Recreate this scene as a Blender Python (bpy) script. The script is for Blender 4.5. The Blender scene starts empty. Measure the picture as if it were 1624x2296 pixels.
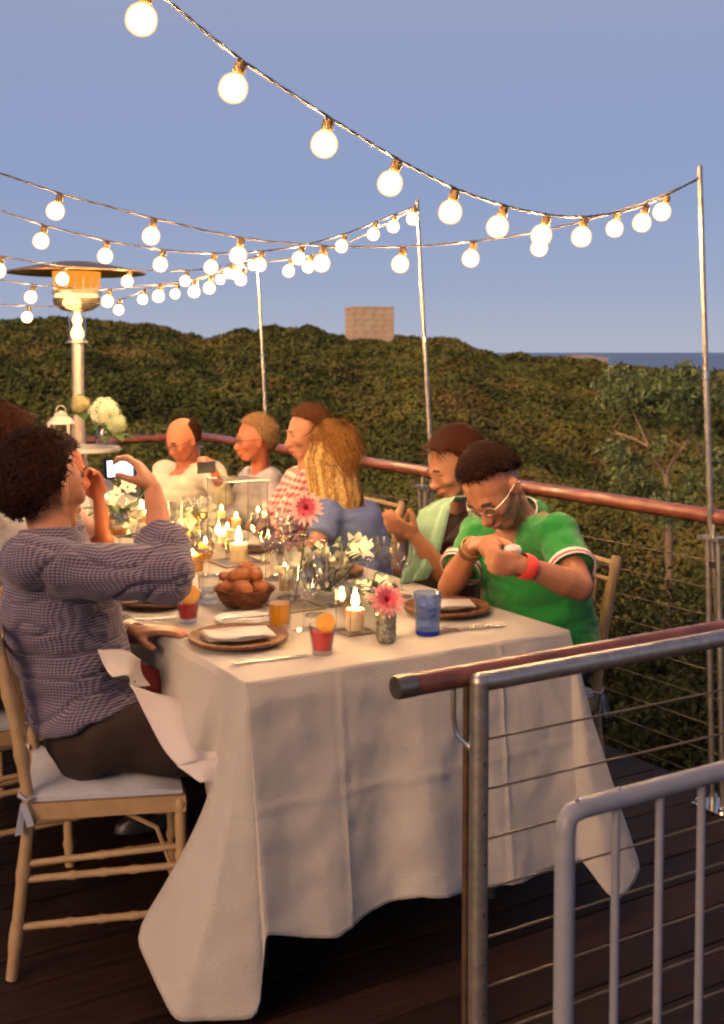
import bpy, bmesh, math, random
import numpy as np
from mathutils import Vector, Matrix, noise
random.seed(7); rng = np.random.default_rng(7)
R = math.radians
C = bpy.context.scene.collection
scn = bpy.context.scene

# ------------------------------------------------------------------ camera, sky, sun, exposure
F_PX, CX, CY, PITCH, CAMH = 2600.0, 812.0, 926.0, R(3.0), 1.48
cam_d = bpy.data.cameras.new('camera'); cam = bpy.data.objects.new('camera', cam_d); C.objects.link(cam)
cam.location = (0, 0, CAMH); cam.rotation_euler = (math.pi/2 - PITCH, 0, 0)
cam_d.sensor_fit = 'VERTICAL'; cam_d.sensor_height = 24.0; cam_d.lens = 24.0*F_PX/2296.0
cam_d.shift_y = -(1148.0-CY)/2296.0
cam_d.clip_start = .05; cam_d.clip_end = 60000
scn.camera = cam

SUN_EL, SUN_AZ = R(4), R(219)
world = bpy.data.worlds.new('World'); scn.world = world; world.use_nodes = True
wn = world.node_tree.nodes; wl = world.node_tree.links
for n in list(wn): wn.remove(n)
sky = wn.new('ShaderNodeTexSky'); sky.sky_type = 'NISHITA'; sky.sun_disc = False
sky.sun_elevation = SUN_EL; sky.sun_rotation = SUN_AZ; sky.air_density = 1.0; sky.dust_density = .6; sky.ozone_density = 3.0
# dusk tint by elevation, the same in every direction: lilac high up, clear blue lower, paler at the horizon
tc = wn.new('ShaderNodeTexCoord'); sp = wn.new('ShaderNodeSeparateXYZ'); wl.new(tc.outputs['Generated'], sp.inputs[0])
rp = wn.new('ShaderNodeValToRGB'); wl.new(sp.outputs['Z'], rp.inputs[0])
el = rp.color_ramp.elements
el[0].position = 0.0; el[0].color = (.42, .455, .56, 1)
el[1].position = 1.0; el[1].color = (.14, .16, .30, 1)
for p, c in ((.05, (.33, .385, .555, 1)), (.13, (.27, .335, .54, 1)), (.22, (.275, .33, .525, 1)), (.34, (.325, .35, .50, 1)), (.6, (.17, .18, .30, 1))):
    e = el.new(p); e.color = c
bg1 = wn.new('ShaderNodeBackground'); bg2 = wn.new('ShaderNodeBackground'); add = wn.new('ShaderNodeAddShader'); wo = wn.new('ShaderNodeOutputWorld')
wl.new(sky.outputs[0], bg1.inputs[0]); bg1.inputs[1].default_value = .05*.25
wl.new(rp.outputs[0], bg2.inputs[0]); bg2.inputs[1].default_value = 1.0
wl.new(bg1.outputs[0], add.inputs[0]); wl.new(bg2.outputs[0], add.inputs[1]); wl.new(add.outputs[0], wo.inputs[0])
sd = bpy.data.lights.new('sun', 'SUN'); sd.energy = 3.0; sd.angle = R(30); sd.color = (1, .60, .33)
sun = bpy.data.objects.new('sun', sd); C.objects.link(sun)
sdir = Vector((math.sin(SUN_AZ)*math.cos(R(22)), math.cos(SUN_AZ)*math.cos(R(22)), math.sin(R(22))))
sun.rotation_euler = sdir.to_track_quat('Z', 'Y').to_euler()
scn.view_settings.view_transform = 'Standard'; scn.view_settings.look = 'None'
scn.view_settings.exposure = 0.0; scn.view_settings.gamma = 1.0; scn.view_settings.use_curve_mapping = False
scn.render.film_transparent = False
scn.cycles.filter_width = 2.2
scn.cycles.use_denoising = True
scn.cycles.max_bounces = 10; scn.cycles.transmission_bounces = 10; scn.cycles.transparent_max_bounces = 12
scn.cycles.caustics_reflective = False; scn.cycles.caustics_refractive = False
scn.cycles.sample_clamp_indirect = 4.0
BULB_L, FLAME_L = 270.0, 400.0
cam_d.dof.use_dof = True; cam_d.dof.focus_distance = 3.3; cam_d.dof.aperture_fstop = 4.2

# ------------------------------------------------------------------ place helpers
cp, spn = math.cos(PITCH), math.sin(PITCH)
def ray(u, v):
    x = (u-CX)/F_PX; y = (CY-v)/F_PX
    return Vector((x, cp + y*spn, -spn + y*cp))
def W(u, v, d):            # the point of the place at world distance d north of the camera
    r = ray(u, v); t = d/r.y
    return Vector((r.x*t, d, CAMH + r.z*t))
def G(u, v, z=0.0):        # the point at height z
    r = ray(u, v); t = (z-CAMH)/r.z
    return Vector((r.x*t, r.y*t, z))
YAW = R(31); A = Vector((math.cos(YAW), math.sin(YAW), 0)); B = Vector((-math.sin(YAW), math.cos(YAW), 0)); O = Vector((-.255, 2.52, 0))
def T(a, b, z=0.0): return O + A*a + B*b + Vector((0, 0, z))
Z = Vector((0, 0, 1))

# ------------------------------------------------------------------ materials
MATS = {}
def mat(name, col, rough=.6, metal=0.0, var=.12, scale=8.0, bump=0.0, bscale=60.0, spec=.5, trans=0.0, ior=1.45, emit=None, estr=0.0, sheen=0.0, sss=0.0, col2=None, stretch=None, alpha=1.0, coat=0.0):
    if name in MATS: return MATS[name]
    m = bpy.data.materials.new(name); m.use_nodes = True; MATS[name] = m
    nt = m.node_tree; b = nt.nodes['Principled BSDF']
    b.inputs['Roughness'].default_value = rough; b.inputs['Metallic'].default_value = metal
    b.inputs['Specular IOR Level'].default_value = spec; b.inputs['IOR'].default_value = ior
    b.inputs['Transmission Weight'].default_value = trans; b.inputs['Sheen Weight'].default_value = sheen
    b.inputs['Coat Weight'].default_value = coat; b.inputs['Alpha'].default_value = alpha
    if sss:
        b.inputs['Subsurface Weight'].default_value = sss; b.inputs['Subsurface Radius'].default_value = (.012, .005, .003); b.inputs['Subsurface Scale'].default_value = 1.0
    if emit: b.inputs['Emission Color'].default_value = (*emit, 1); b.inputs['Emission Strength'].default_value = estr
    t = nt.nodes.new('ShaderNodeTexCoord'); src = t.outputs['Object']
    if stretch:
        mp = nt.nodes.new('ShaderNodeMapping'); mp.inputs['Scale'].default_value = stretch[0]; mp.inputs['Rotation'].default_value = stretch[1]
        nt.links.new(src, mp.inputs[0]); src = mp.outputs[0]
    n = nt.nodes.new('ShaderNodeTexNoise'); n.inputs['Scale'].default_value = scale; n.inputs['Detail'].default_value = 6; n.inputs['Roughness'].default_value = .6
    nt.links.new(src, n.inputs['Vector'])
    r = nt.nodes.new('ShaderNodeValToRGB'); nt.links.new(n.outputs['Fac'], r.inputs[0])
    c2 = col2 or tuple(max(0, c*(1+var)) for c in col); c1 = tuple(c*(1-var) for c in col)
    r.color_ramp.elements[0].position = .32; r.color_ramp.elements[1].position = .68
    r.color_ramp.elements[0].color = (*c1, 1); r.color_ramp.elements[1].color = (*c2, 1)
    nt.links.new(r.outputs[0], b.inputs['Base Color'])
    if bump:
        n2 = nt.nodes.new('ShaderNodeTexNoise'); n2.inputs['Scale'].default_value = bscale; n2.inputs['Detail'].default_value = 4
        nt.links.new(src, n2.inputs['Vector'])
        bp = nt.nodes.new('ShaderNodeBump'); bp.inputs['Strength'].default_value = bump; bp.inputs['Distance'].default_value = .01
        nt.links.new(n2.outputs['Fac'], bp.inputs['Height']); nt.links.new(bp.outputs[0], b.inputs['Normal'])
    return m
def emis(name, col, s):
    if name in MATS: return MATS[name]
    m = bpy.data.materials.new(name); m.use_nodes = True; MATS[name] = m; nt = m.node_tree
    nt.nodes.remove(nt.nodes['Principled BSDF']); e = nt.nodes.new('ShaderNodeEmission'); e.inputs[0].default_value = (*col, 1); e.inputs[1].default_value = s
    nt.links.new(e.outputs[0], nt.nodes['Material Output'].inputs[0]); return m
def gingham(name, c1, c2, period, c3=None, rough=.85):   # woven check: two sets of yarn-dyed stripes
    m = mat(name, c1, rough, sheen=.2, bump=.15, bscale=90); nt = m.node_tree; b = nt.nodes['Principled BSDF']
    t = nt.nodes.new('ShaderNodeTexCoord'); facs = []
    nz = nt.nodes.new('ShaderNodeTexNoise'); nz.inputs['Scale'].default_value = 5; nt.links.new(t.outputs['Object'], nz.inputs['Vector'])
    for rot in ((0, R(90), 0), (R(0), 0, R(35))):
        mp = nt.nodes.new('ShaderNodeMapping'); mp.inputs['Rotation'].default_value = rot; nt.links.new(t.outputs['Object'], mp.inputs[0])
        ad = nt.nodes.new('ShaderNodeMixRGB'); ad.blend_type = 'ADD'; ad.inputs[0].default_value = .055; nt.links.new(mp.outputs[0], ad.inputs[1]); nt.links.new(nz.outputs['Color'], ad.inputs[2])
        w = nt.nodes.new('ShaderNodeTexWave'); w.bands_direction = 'X'; w.inputs['Scale'].default_value = 2*math.pi/20/period*1.0
        w.inputs['Distortion'].default_value = 0; nt.links.new(ad.outputs[0], w.inputs['Vector'])
        rr = nt.nodes.new('ShaderNodeValToRGB'); rr.color_ramp.elements[0].position = .4; rr.color_ramp.elements[1].position = .6
        nt.links.new(w.outputs['Fac'], rr.inputs[0]); facs.append(rr)
    av = nt.nodes.new('ShaderNodeMath'); av.operation = 'MULTIPLY_ADD'; av.inputs[1].default_value = .62
    mu = nt.nodes.new('ShaderNodeMath'); mu.operation = 'MULTIPLY'; mu.inputs[1].default_value = .38
    nt.links.new(facs[1].outputs[0], mu.inputs[0]); nt.links.new(facs[0].outputs[0], av.inputs[0]); nt.links.new(mu.outputs[0], av.inputs[2])
    mx = nt.nodes.new('ShaderNodeMixRGB'); mx.inputs[1].default_value = (*c1, 1); mx.inputs[2].default_value = (*c2, 1)
    nt.links.new(av.outputs[0], mx.inputs[0]); nt.links.new(mx.outputs[0], b.inputs['Base Color']); return m

M_GALV = mat('galvanised steel', (.40, .36, .31), .36, .85, .22, 45, .07, 140)
M_STEEL = mat('stainless steel', (.62, .6, .56), .25, 1.0, .1, 20)
M_CABLE = mat('steel cable', (.13, .10, .07), .5, .5)
M_PAINT = mat('grey painted steel', (.21, .215, .245), .42, 0, .08, 40, .12, 150)
M_WOODRAIL = mat('varnished hardwood', (.15, .048, .028), .34, 0, .35, 14, .1, 40, stretch=((1, 1, 1), (0, 0, 0)), coat=.25)
M_PLANK = [mat('deck board %s' % k, c, .6, 0, .4, 9, .35, 30, spec=.18, stretch=((.7, 9, 9), (0, 0, 0))) for k, c in (('dark', (.011, .0048, .0032)), ('mid', (.015, .0065, .0043)), ('worn', (.021, .0092, .0062)))]
M_CHAIR = mat('light lacquered beech', (.34, .225, .115), .38, 0, .12, 22, .08, 60, coat=.2)
M_CUSH = mat('white cushion cotton', (.36, .37, .41), .9, 0, .06, 9, .2, 60)
M_LINEN = mat('ivory tablecloth linen', (.42, .385, .345), .92, 0, .06, 5, .5, 300, sheen=.15)
M_NAPKIN = mat('white napkin linen', (.50, .45, .44), .92, 0, .04, 6, .2, 200)
def thin_glass(name, tint, ior=1.45, rough=.03, body=None, bodyw=0.0, k=.85):   # clear or tinted glass: refraction left out, reflection by angle
    m = bpy.data.materials.new(name); m.use_nodes = True; MATS[name] = m; nt = m.node_tree; nt.nodes.remove(nt.nodes['Principled BSDF'])
    t = nt.nodes.new('ShaderNodeBsdfTransparent'); t.inputs[0].default_value = (*tint, 1); g = nt.nodes.new('ShaderNodeBsdfGlossy'); g.inputs['Roughness'].default_value = rough
    lw = nt.nodes.new('ShaderNodeLayerWeight'); lw.inputs[0].default_value = .5; pw_ = nt.nodes.new('ShaderNodeMath'); pw_.operation = 'POWER'; pw_.inputs[1].default_value = 3.0
    nt.links.new(lw.outputs['Facing'], pw_.inputs[0]); f = nt.nodes.new('ShaderNodeMath'); f.operation = 'MULTIPLY_ADD'; f.inputs[1].default_value = k; f.inputs[2].default_value = ((ior-1)/(ior+1))**2+.015; nt.links.new(pw_.outputs[0], f.inputs[0]); mx = nt.nodes.new('ShaderNodeMixShader'); src = t.outputs[0]
    if body:
        d = nt.nodes.new('ShaderNodeBsdfTranslucent'); d.inputs[0].default_value = (*body, 1); d2 = nt.nodes.new('ShaderNodeBsdfDiffuse'); d2.inputs[0].default_value = (*body, 1)
        m1 = nt.nodes.new('ShaderNodeMixShader'); m1.inputs[0].default_value = .5; nt.links.new(d.outputs[0], m1.inputs[1]); nt.links.new(d2.outputs[0], m1.inputs[2])
        m2 = nt.nodes.new('ShaderNodeMixShader'); m2.inputs[0].default_value = bodyw; nt.links.new(t.outputs[0], m2.inputs[1]); nt.links.new(m1.outputs[0], m2.inputs[2]); src = m2.outputs[0]
    nt.links.new(f.outputs[0], mx.inputs[0]); nt.links.new(src, mx.inputs[1]); nt.links.new(g.outputs[0], mx.inputs[2]); nt.links.new(mx.outputs[0], nt.nodes['Material Output'].inputs[0]); return m
M_GLASS = thin_glass('clear glass', (.975, .975, .97), 1.55)
M_BOXGL = thin_glass('flat clear glass', (.97, .975, .965), 1.45, .08, k=.28)
M_AMBER = thin_glass('frosted amber glass', (.95, .75, .4), 1.45, .15, (.95, .62, .22), .55)
M_WATER = thin_glass('water', (.9, .95, 1), 1.33, .03, (.6, .7, .9), .12)
M_BLUEGL = thin_glass('cobalt glass', (.1, .15, .9), 1.5, .05, (.02, .05, .7), .6)
M_PALEBLUE = thin_glass('pale blue glass', (.72, .80, .97), 1.6, .04, (.4, .5, .8), .10)
M_PINKDR = thin_glass('pink cocktail', (.9, .35, .25), 1.33, .1, (.85, .13, .09), .85)
M_YELDR = thin_glass('amber drink', (.95, .6, .08), 1.33, .1, (.85, .48, .02), .8)
M_WINE = thin_glass('white wine', (.95, .75, .3), 1.33, .03, (.9, .6, .1), .3)
M_CERAMIC = mat('white china', (.78, .76, .72), .2, 0, .02)
M_WAX = mat('ivory wax', (.80, .60, .34), .5, 0, .05, 20, sss=.6)
M_FLAME = emis('candle flame', (1, .56, .16), FLAME_L)
_nt = M_FLAME.node_tree; _lw = _nt.nodes.new('ShaderNodeLayerWeight'); _lw.inputs[0].default_value = .5
_p = _nt.nodes.new('ShaderNodeMath'); _p.operation = 'SUBTRACT'; _p.inputs[0].default_value = 1.0; _nt.links.new(_lw.outputs['Facing'], _p.inputs[1])
_q = _nt.nodes.new('ShaderNodeMath'); _q.operation = 'POWER'; _q.inputs[1].default_value = 5.0; _nt.links.new(_p.outputs[0], _q.inputs[0])
_r = _nt.nodes.new('ShaderNodeMath'); _r.operation = 'MULTIPLY_ADD'; _r.inputs[1].default_value = FLAME_L*2.6; _r.inputs[2].default_value = 1.1; _nt.links.new(_q.outputs[0], _r.inputs[0])
_nt.links.new(_r.outputs[0], _nt.nodes['Emission'].inputs[1])
M_BULB = emis('lit bulb glass', (1, .58, .24), BULB_L)
_nt = M_BULB.node_tree; _lw = _nt.nodes.new('ShaderNodeLayerWeight'); _lw.inputs[0].default_value = .5     # soft halo put into the emission: hot middle fading to an amber rim
_p = _nt.nodes.new('ShaderNodeMath'); _p.operation = 'SUBTRACT'; _p.inputs[0].default_value = 1.0; _nt.links.new(_lw.outputs['Facing'], _p.inputs[1])
_q = _nt.nodes.new('ShaderNodeMath'); _q.operation = 'POWER'; _q.inputs[1].default_value = 9.0; _nt.links.new(_p.outputs[0], _q.inputs[0])
_r = _nt.nodes.new('ShaderNodeMath'); _r.operation = 'MULTIPLY_ADD'; _r.inputs[1].default_value = BULB_L*4.6; _r.inputs[2].default_value = 1.5; _nt.links.new(_q.outputs[0], _r.inputs[0])
_nt.links.new(_r.outputs[0], _nt.nodes['Emission'].inputs[1])
M_SOCKET = mat('brown rubber socket', (.14, .085, .03), .5, 0, .2)
M_WIRE = mat('grey rubber wire', (.11, .10, .10), .6, 0, .15)
M_CHARGER = mat('woven rattan', (.17, .072, .026), .55, 0, .4, 60, .5, 160)
M_BREAD = mat('crusty bread', (.30, .10, .028), .65, 0, .45, 18, .4, 50)
M_BASKET = mat('dark wicker', (.15, .05, .018), .6, 0, .4, 60, .6, 120)
M_ORANGE = mat('orange flesh', (.85, .4, .05), .4, 0, .15, 30)
M_PETALW = mat('cream petal', (.86, .83, .60), .6, 0, .06, 20, sss=.15)
M_PETALP = mat('pink petal', (.55, .09, .12), .6, 0, .25, 25, sss=.1)
M_PETALD = mat('deep pink petal', (.40, .012, .035), .6, 0, .25, 25)
M_PETALPP = mat('pale pink petal', (.66, .26, .24), .6, 0, .15, 25, sss=.1)
M_LEAF = mat('bouquet leaf', (.07, .13, .03), .5, 0, .4, 20)
M_MOSAIC = mat('mottled mercury glass', (.30, .28, .19), .2, .5, .7, 90, .5, 120)
M_GOLD = mat('gold votive glass', (.62, .38, .1), .2, .6, .3, 40)
M_LANT = mat('white lantern paint', (.50, .46, .38), .5, 0, .06)
M_BLACK = mat('black plastic', (.015, .015, .018), .35)
M_HYD = mat('hydrangea floret', (.52, .52, .36), .7, 0, .12, 40)

# ------------------------------------------------------------------ mesh builder
def ortho(d):
    d = Vector(d).normalized(); h = Vector((0, 0, 1)) if abs(d.z) < .9 else Vector((1, 0, 0))
    x = d.cross(h).normalized(); y = d.cross(x).normalized(); return x, y
class MB:
    def __init__(s): s.v = []; s.f = []; s.mi = []
    def add(s, vs, fs, m=0):
        o = len(s.v); s.v += [tuple(p) for p in vs]; s.f += [tuple(i+o for i in f) for f in fs]; s.mi += [m]*len(fs); return s
    def box(s, c, size, ax=None, m=0):
        c = Vector(c); X, Y, Q = ax or (Vector((1, 0, 0)), Vector((0, 1, 0)), Z); a, b, d = size[0]/2, size[1]/2, size[2]/2
        vs = [c+X*(i*a)+Y*(j*b)+Q*(k*d) for i in (-1, 1) for j in (-1, 1) for k in (-1, 1)]
        return s.add(vs, [(0, 1, 3, 2), (4, 6, 7, 5), (0, 4, 5, 1), (2, 3, 7, 6), (0, 2, 6, 4), (1, 5, 7, 3)], m)
    def tube(s, pts, r, n=10, cap=True, m=0, flat=1.0):
        pts = [Vector(p) for p in pts]; k = len(pts)
        if not hasattr(r, '__len__'): r = [r]*k
        vs = []; x = None
        for i, p in enumerate(pts):
            d = (pts[min(i+1, k-1)]-pts[max(i-1, 0)])
            if d.length < 1e-9: d = Z
            d.normalize()
            if x is None: x, y = ortho(d)
            else:
                x = (x - d*x.dot(d))
                x = x.normalized() if x.length > 1e-6 else ortho(d)[0]
                y = d.cross(x)
            for j in range(n):
                a = 2*math.pi*j/n; vs.append(p + (x*math.cos(a) + y*math.sin(a)*flat)*r[i])
        fs = [(i*n+j, i*n+(j+1) % n, (i+1)*n+(j+1) % n, (i+1)*n+j) for i in range(k-1) for j in range(n)]
        if cap: fs += [tuple(range(n))[::-1], tuple((k-1)*n+j for j in range(n))]
        return s.add(vs, fs, m)
    def ell(s, c, r, ax=None, nu=14, nv=9, m=0):
        c = Vector(c); X, Y, Q = ax or (Vector((1, 0, 0)), Vector((0, 1, 0)), Z)
        if not hasattr(r, '__len__'): r = (r, r, r)
        vs = [c+Q*r[2]]
        for i in range(1, nv):
            t = math.pi*i/nv
            for j in range(nu):
                p = 2*math.pi*j/nu; vs.append(c + X*(r[0]*math.sin(t)*math.cos(p)) + Y*(r[1]*math.sin(t)*math.sin(p)) + Q*(r[2]*math.cos(t)))
        vs.append(c-Q*r[2]); e = len(vs)-1
        fs = [(0, 1+j, 1+(j+1) % nu) for j in range(nu)]
        fs += [(1+i*nu+j, 1+(i+1)*nu+j, 1+(i+1)*nu+(j+1) % nu, 1+i*nu+(j+1) % nu) for i in range(nv-2) for j in range(nu)]
        fs += [(e, 1+(nv-2)*nu+(j+1) % nu, 1+(nv-2)*nu+j) for j in range(nu)]
        return s.add(vs, fs, m)
    def lathe(s, prof, c, n=24, m=0, sq=None):
        c = Vector(c); vs = []
        for r, z in prof:
            for j in range(n):
                a = 2*math.pi*j/n
                if sq:   # square outline
                    q = max(abs(math.cos(a+math.pi/4*0)), abs(math.sin(a))); rr = r/q if False else r*min(1/q, 1.32)
                    vs.append(c + A*(rr*math.cos(a)) + B*(rr*math.sin(a)) + Z*z)
                else: vs.append(c + Vector((r*math.cos(a), r*math.sin(a), z)))
        fs = [(i*n+j, i*n+(j+1) % n, (i+1)*n+(j+1) % n, (i+1)*n+j) for i in range(len(prof)-1) for j in range(n)]
        if prof[0][0] > 1e-5: fs.append(tuple(range(n))[::-1])
        if prof[-1][0] > 1e-5: fs.append(tuple((len(prof)-1)*n+j for j in range(n)))
        return s.add(vs, fs, m)
    def bone(s, p0, r0, p1, r1, n=12):
        s.tube([p0, p1], [r0, r1], n); s.ell(p0, r0, None, n, 7); s.ell(p1, r1, None, n, 7); return s
    def loft(s, sl, n=20):    # closed loft through ellipses (centre, x axis, y axis, rx, ry)
        vs = []
        for c, X, Y, rx, ry in sl:
            for j in range(n):
                a = 2*math.pi*j/n; vs.append(Vector(c)+X*(rx*math.cos(a))+Y*(ry*math.sin(a)))
        k = len(sl)
        fs = [(i*n+j, i*n+(j+1) % n, (i+1)*n+(j+1) % n, (i+1)*n+j) for i in range(k-1) for j in range(n)]
        fs += [tuple(range(n))[::-1], tuple((k-1)*n+j for j in range(n))]
        return s.add(vs, fs)
    def mesh(s, name, mats, off=None, smooth=True):
        me = bpy.data.meshes.new(name)
        vs = s.v if off is None else [(p[0]-off[0], p[1]-off[1], p[2]-off[2]) for p in s.v]
        me.from_pydata(vs, [], s.f)
        if not isinstance(mats, (list, tuple)): mats = [mats]
        for m in mats: me.materials.append(m)
        if len(mats) > 1: me.polygons.foreach_set('material_index', s.mi)
        me.polygons.foreach_set('use_smooth', [smooth]*len(me.polygons)); me.validate(); me.update()
        if smooth: me.set_sharp_from_angle(angle=R(42))
        return me
    def build(s, name, mats, parent=None, smooth=True):
        off = wloc(parent) if parent else None
        return link(name, s.mesh(name, mats, off, smooth), parent)
def wloc(o):
    p = Vector((0, 0, 0))
    while o: p = p + o.location; o = o.parent
    return p
def link(name, me, parent=None):
    o = bpy.data.objects.new(name, me); C.objects.link(o); o.parent = parent; return o
def thing(name, label, cat, loc=(0, 0, 0), group=None, rz=0):
    o = bpy.data.objects.new(name, None); C.objects.link(o); o.location = loc; o.rotation_euler.z = rz; o.empty_display_size = .1
    o['label'] = label; o['category'] = cat
    if group: o['group'] = group
    return o
def tag(o, label, cat, group=None):
    o['label'] = label; o['category'] = cat
    if group: o['group'] = group
    return o
def struct(o, kind='structure'): o['kind'] = kind; return o
def kids(o): return [c for c in C.objects if c.parent == o]
def dup(o, loc=None, rz=None, label=None, parent=None):
    c = o.copy(); C.objects.link(c); c.parent = parent
    if loc is not None: c.location = loc
    if rz is not None: c.rotation_euler.z = rz
    if label: c['label'] = label
    for ch in o.children: dup(ch, parent=c)
    return c

# ------------------------------------------------------------------ land and sea
CREST = [(-900, 700), (-300, 706), (0, 713), (130, 707), (240, 712), (340, 718), (420, 742), (480, 748), (560, 737), (620, 727), (700, 731), (780, 748), (880, 750), (925, 742), (990, 744), (1060, 766), (1130, 793), (1200, 795), (1280, 800), (1380, 808), (1480, 818), (1624, 832), (2200, 850), (3000, 860)]
YC = 90.0
cx = np.array([W(u, v, YC).x for u, v in CREST]); cz = np.array([W(u, v, YC).z for u, v in CREST])
def sstep(t): t = np.clip(t, 0, 1); return t*t*(3-2*t)
def ground_z(x, y):
    cr = np.interp(x*YC/np.maximum(np.abs(y), 12), cx, cz) - 1.95
    near = -2.35
    t = np.clip((y-6)/(YC-6), 0, 1)
    z = near + (cr-near)*(t**.86)
    z = np.where(y > YC, cr + (-16-cr)*sstep((y-YC)/70), z)
    return z
def hashg(i, j, k):
    h = np.sin(i*127.1 + j*311.7 + k*74.7)*43758.5453; return h - np.floor(h)
def domes(x, y, cell, seed):
    gx, gy = np.floor(x/cell), np.floor(y/cell); best = np.zeros_like(x)
    for di in (-1, 0, 1):
        for dj in (-1, 0, 1):
            i, j = gx+di, gy+dj
            px = (i+.2+.6*hashg(i, j, seed))*cell; py = (j+.2+.6*hashg(i, j, seed+1))*cell; r = cell*(.55+.4*hashg(i, j, seed+2)); hh = .6+.5*hashg(i, j, seed+3)
            d = ((x-px)**2+(y-py)**2)/(r*r); best = np.maximum(best, np.sqrt(np.clip(1-d, 0, 1))*hh)
    return best
def canopy_z(x, y):
    f = np.clip(y/14, .55, 1)
    return ground_z(x, y) + f*(domes(x, y, 2.1, 3.3)*.75 + domes(x+11, y+5, 5.2, 9.1)*1.25 + domes(x, y, .9, 5.5)*.2) - .1

def grid_mesh(name, xs, ys, zf, m):
    X, Y = np.meshgrid(xs, ys); Zg = zf(X, Y); n, k = X.shape
    co = np.stack([X, Y, Zg], -1).reshape(-1, 3)
    idx = np.arange(n*k).reshape(n, k); q = np.stack([idx[:-1, :-1], idx[:-1, 1:], idx[1:, 1:], idx[1:, :-1]], -1).reshape(-1, 4)
    return np_mesh(name, co, q, m)
def np_mesh(name, co, q, mats, mi=None, smooth=True):
    me = bpy.data.meshes.new(name); me.vertices.add(len(co)); me.vertices.foreach_set('co', co.astype(np.float32).ravel())
    w = q.shape[1]; me.loops.add(q.size); me.loops.foreach_set('vertex_index', q.astype(np.int32).ravel())
    me.polygons.add(len(q)); me.polygons.foreach_set('loop_start', np.arange(0, q.size, w, dtype=np.int32))
    me.polygons.foreach_set('use_smooth', np.full(len(q), smooth))
    for m in (mats if isinstance(mats, (list, tuple)) else [mats]): me.materials.append(m)
    if mi is not None: me.polygons.foreach_set('material_index', mi.astype(np.int32))
    me.update(calc_edges=True); return me
M_SOIL = mat('dark scrub soil', (.05, .045, .02), .95, 0, .3, 1.5, .4, 6)
struct(link('ground', grid_mesh('ground', np.concatenate([np.linspace(-700, -110, 20), np.linspace(-100, 100, 120), np.linspace(110, 700, 20)]), np.concatenate([np.linspace(-60, 5, 12), np.linspace(6, 190, 150)]), ground_z, M_SOIL)))
M_SEA = mat('evening sea', (.05, .08, .13), .32, 0, .15, .02, .9, .35, stretch=((.25, 1, 1), (0, 0, 0)))
s = MB(); s.add([(-30000, 60, -15), (30000, 60, -15), (30000, 42000, -15), (-30000, 42000, -15)], [(0, 1, 2, 3)]); struct(s.build('sea', M_SEA))

M_FOL = [mat('scrub leaf %s' % k, c, .75, 0, .35, .5, spec=.25) for k, c in (('dark', (.095, .098, .022)), ('olive', (.195, .172, .038)), ('green', (.140, .160, .034)), ('russet', (.200, .145, .042)))]
M_UNDER = mat('scrub gap shade', (.035, .036, .012), .95, 0, .4, 2)  # surface under the leaves, coloured dark so the gaps read as shade
def leaf_cloud(P, size, nrm=None, tilt=.8, n=None, aspect=.55):
    n = len(P); d = rng.normal(size=(n, 3))
    if nrm is not None: d = d*tilt + nrm
    d /= np.linalg.norm(d, axis=1)[:, None]
    u = np.cross(d, rng.normal(size=(n, 3))); u /= np.linalg.norm(u, axis=1)[:, None]+1e-9; v = np.cross(d, u)
    s = np.asarray(size).reshape(-1, 1)*(.6+.8*rng.random((n, 1)))
    co = np.stack([P-u*s, P-v*s*aspect+d*s*.15, P+u*s, P+v*s*aspect+d*s*.15], 1).reshape(-1, 3)
    return co, np.arange(4*n).reshape(n, 4)
# the canopy: a rounded surface of bushes, covered by leaf sprays
az = np.linspace(R(-42), R(42), 420); rr = np.geomspace(6.2, 118, 380)
AZ, RR = np.meshgrid(az, rr)
def warp(R_, A_): return np.sin(A_)*R_, np.cos(A_)*R_
X, Y = warp(RR, AZ)
inside = Y
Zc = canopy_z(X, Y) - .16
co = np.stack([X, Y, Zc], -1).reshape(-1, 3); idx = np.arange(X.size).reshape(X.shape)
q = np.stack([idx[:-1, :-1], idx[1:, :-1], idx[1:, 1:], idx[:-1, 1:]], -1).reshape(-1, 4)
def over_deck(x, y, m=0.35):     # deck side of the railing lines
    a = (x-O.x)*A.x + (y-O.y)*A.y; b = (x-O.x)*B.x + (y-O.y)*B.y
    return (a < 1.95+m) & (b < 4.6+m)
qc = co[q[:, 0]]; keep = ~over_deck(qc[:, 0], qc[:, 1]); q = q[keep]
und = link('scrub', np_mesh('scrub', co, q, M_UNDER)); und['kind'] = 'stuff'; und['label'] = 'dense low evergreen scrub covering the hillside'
N = 800000
r_ = np.exp(rng.uniform(np.log(6.2), np.log(112), N)); a_ = rng.uniform(R(-30), R(30), N); x_, y_ = warp(r_, a_)
k = ~over_deck(x_, y_, .25); x_, y_, r_ = x_[k], y_[k], r_[k]
e = .05
z_ = canopy_z(x_, y_); nx = -(canopy_z(x_+e, y_)-z_)/e; ny = -(canopy_z(x_, y_+e)-z_)/e
nr = np.stack([nx, ny, np.ones_like(nx)], -1); nr /= np.linalg.norm(nr, axis=1)[:, None]
P = np.stack([x_, y_, z_], -1) - nr*(rng.random((len(z_), 1))**2*.18) + nr*.02
sz = .024 + .0024*r_
co, q = leaf_cloud(P, sz*.9, nr, .5, aspect=.42)
pn = np.sin(x_*.35+1.3*np.sin(y_*.23)) + np.sin(y_*.5+x_*.17) + rng.normal(size=len(x_))*.8 + 1.3*np.sin(x_*1.9+2*np.sin(y_*.8)+y_*.6)*np.sin(y_*.9+1.7*np.sin(x_*.7))
mi = np.digitize(pn, [-.8, .5, 1.9]); mi = np.array([0, 2, 1, 3])[mi]
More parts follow.
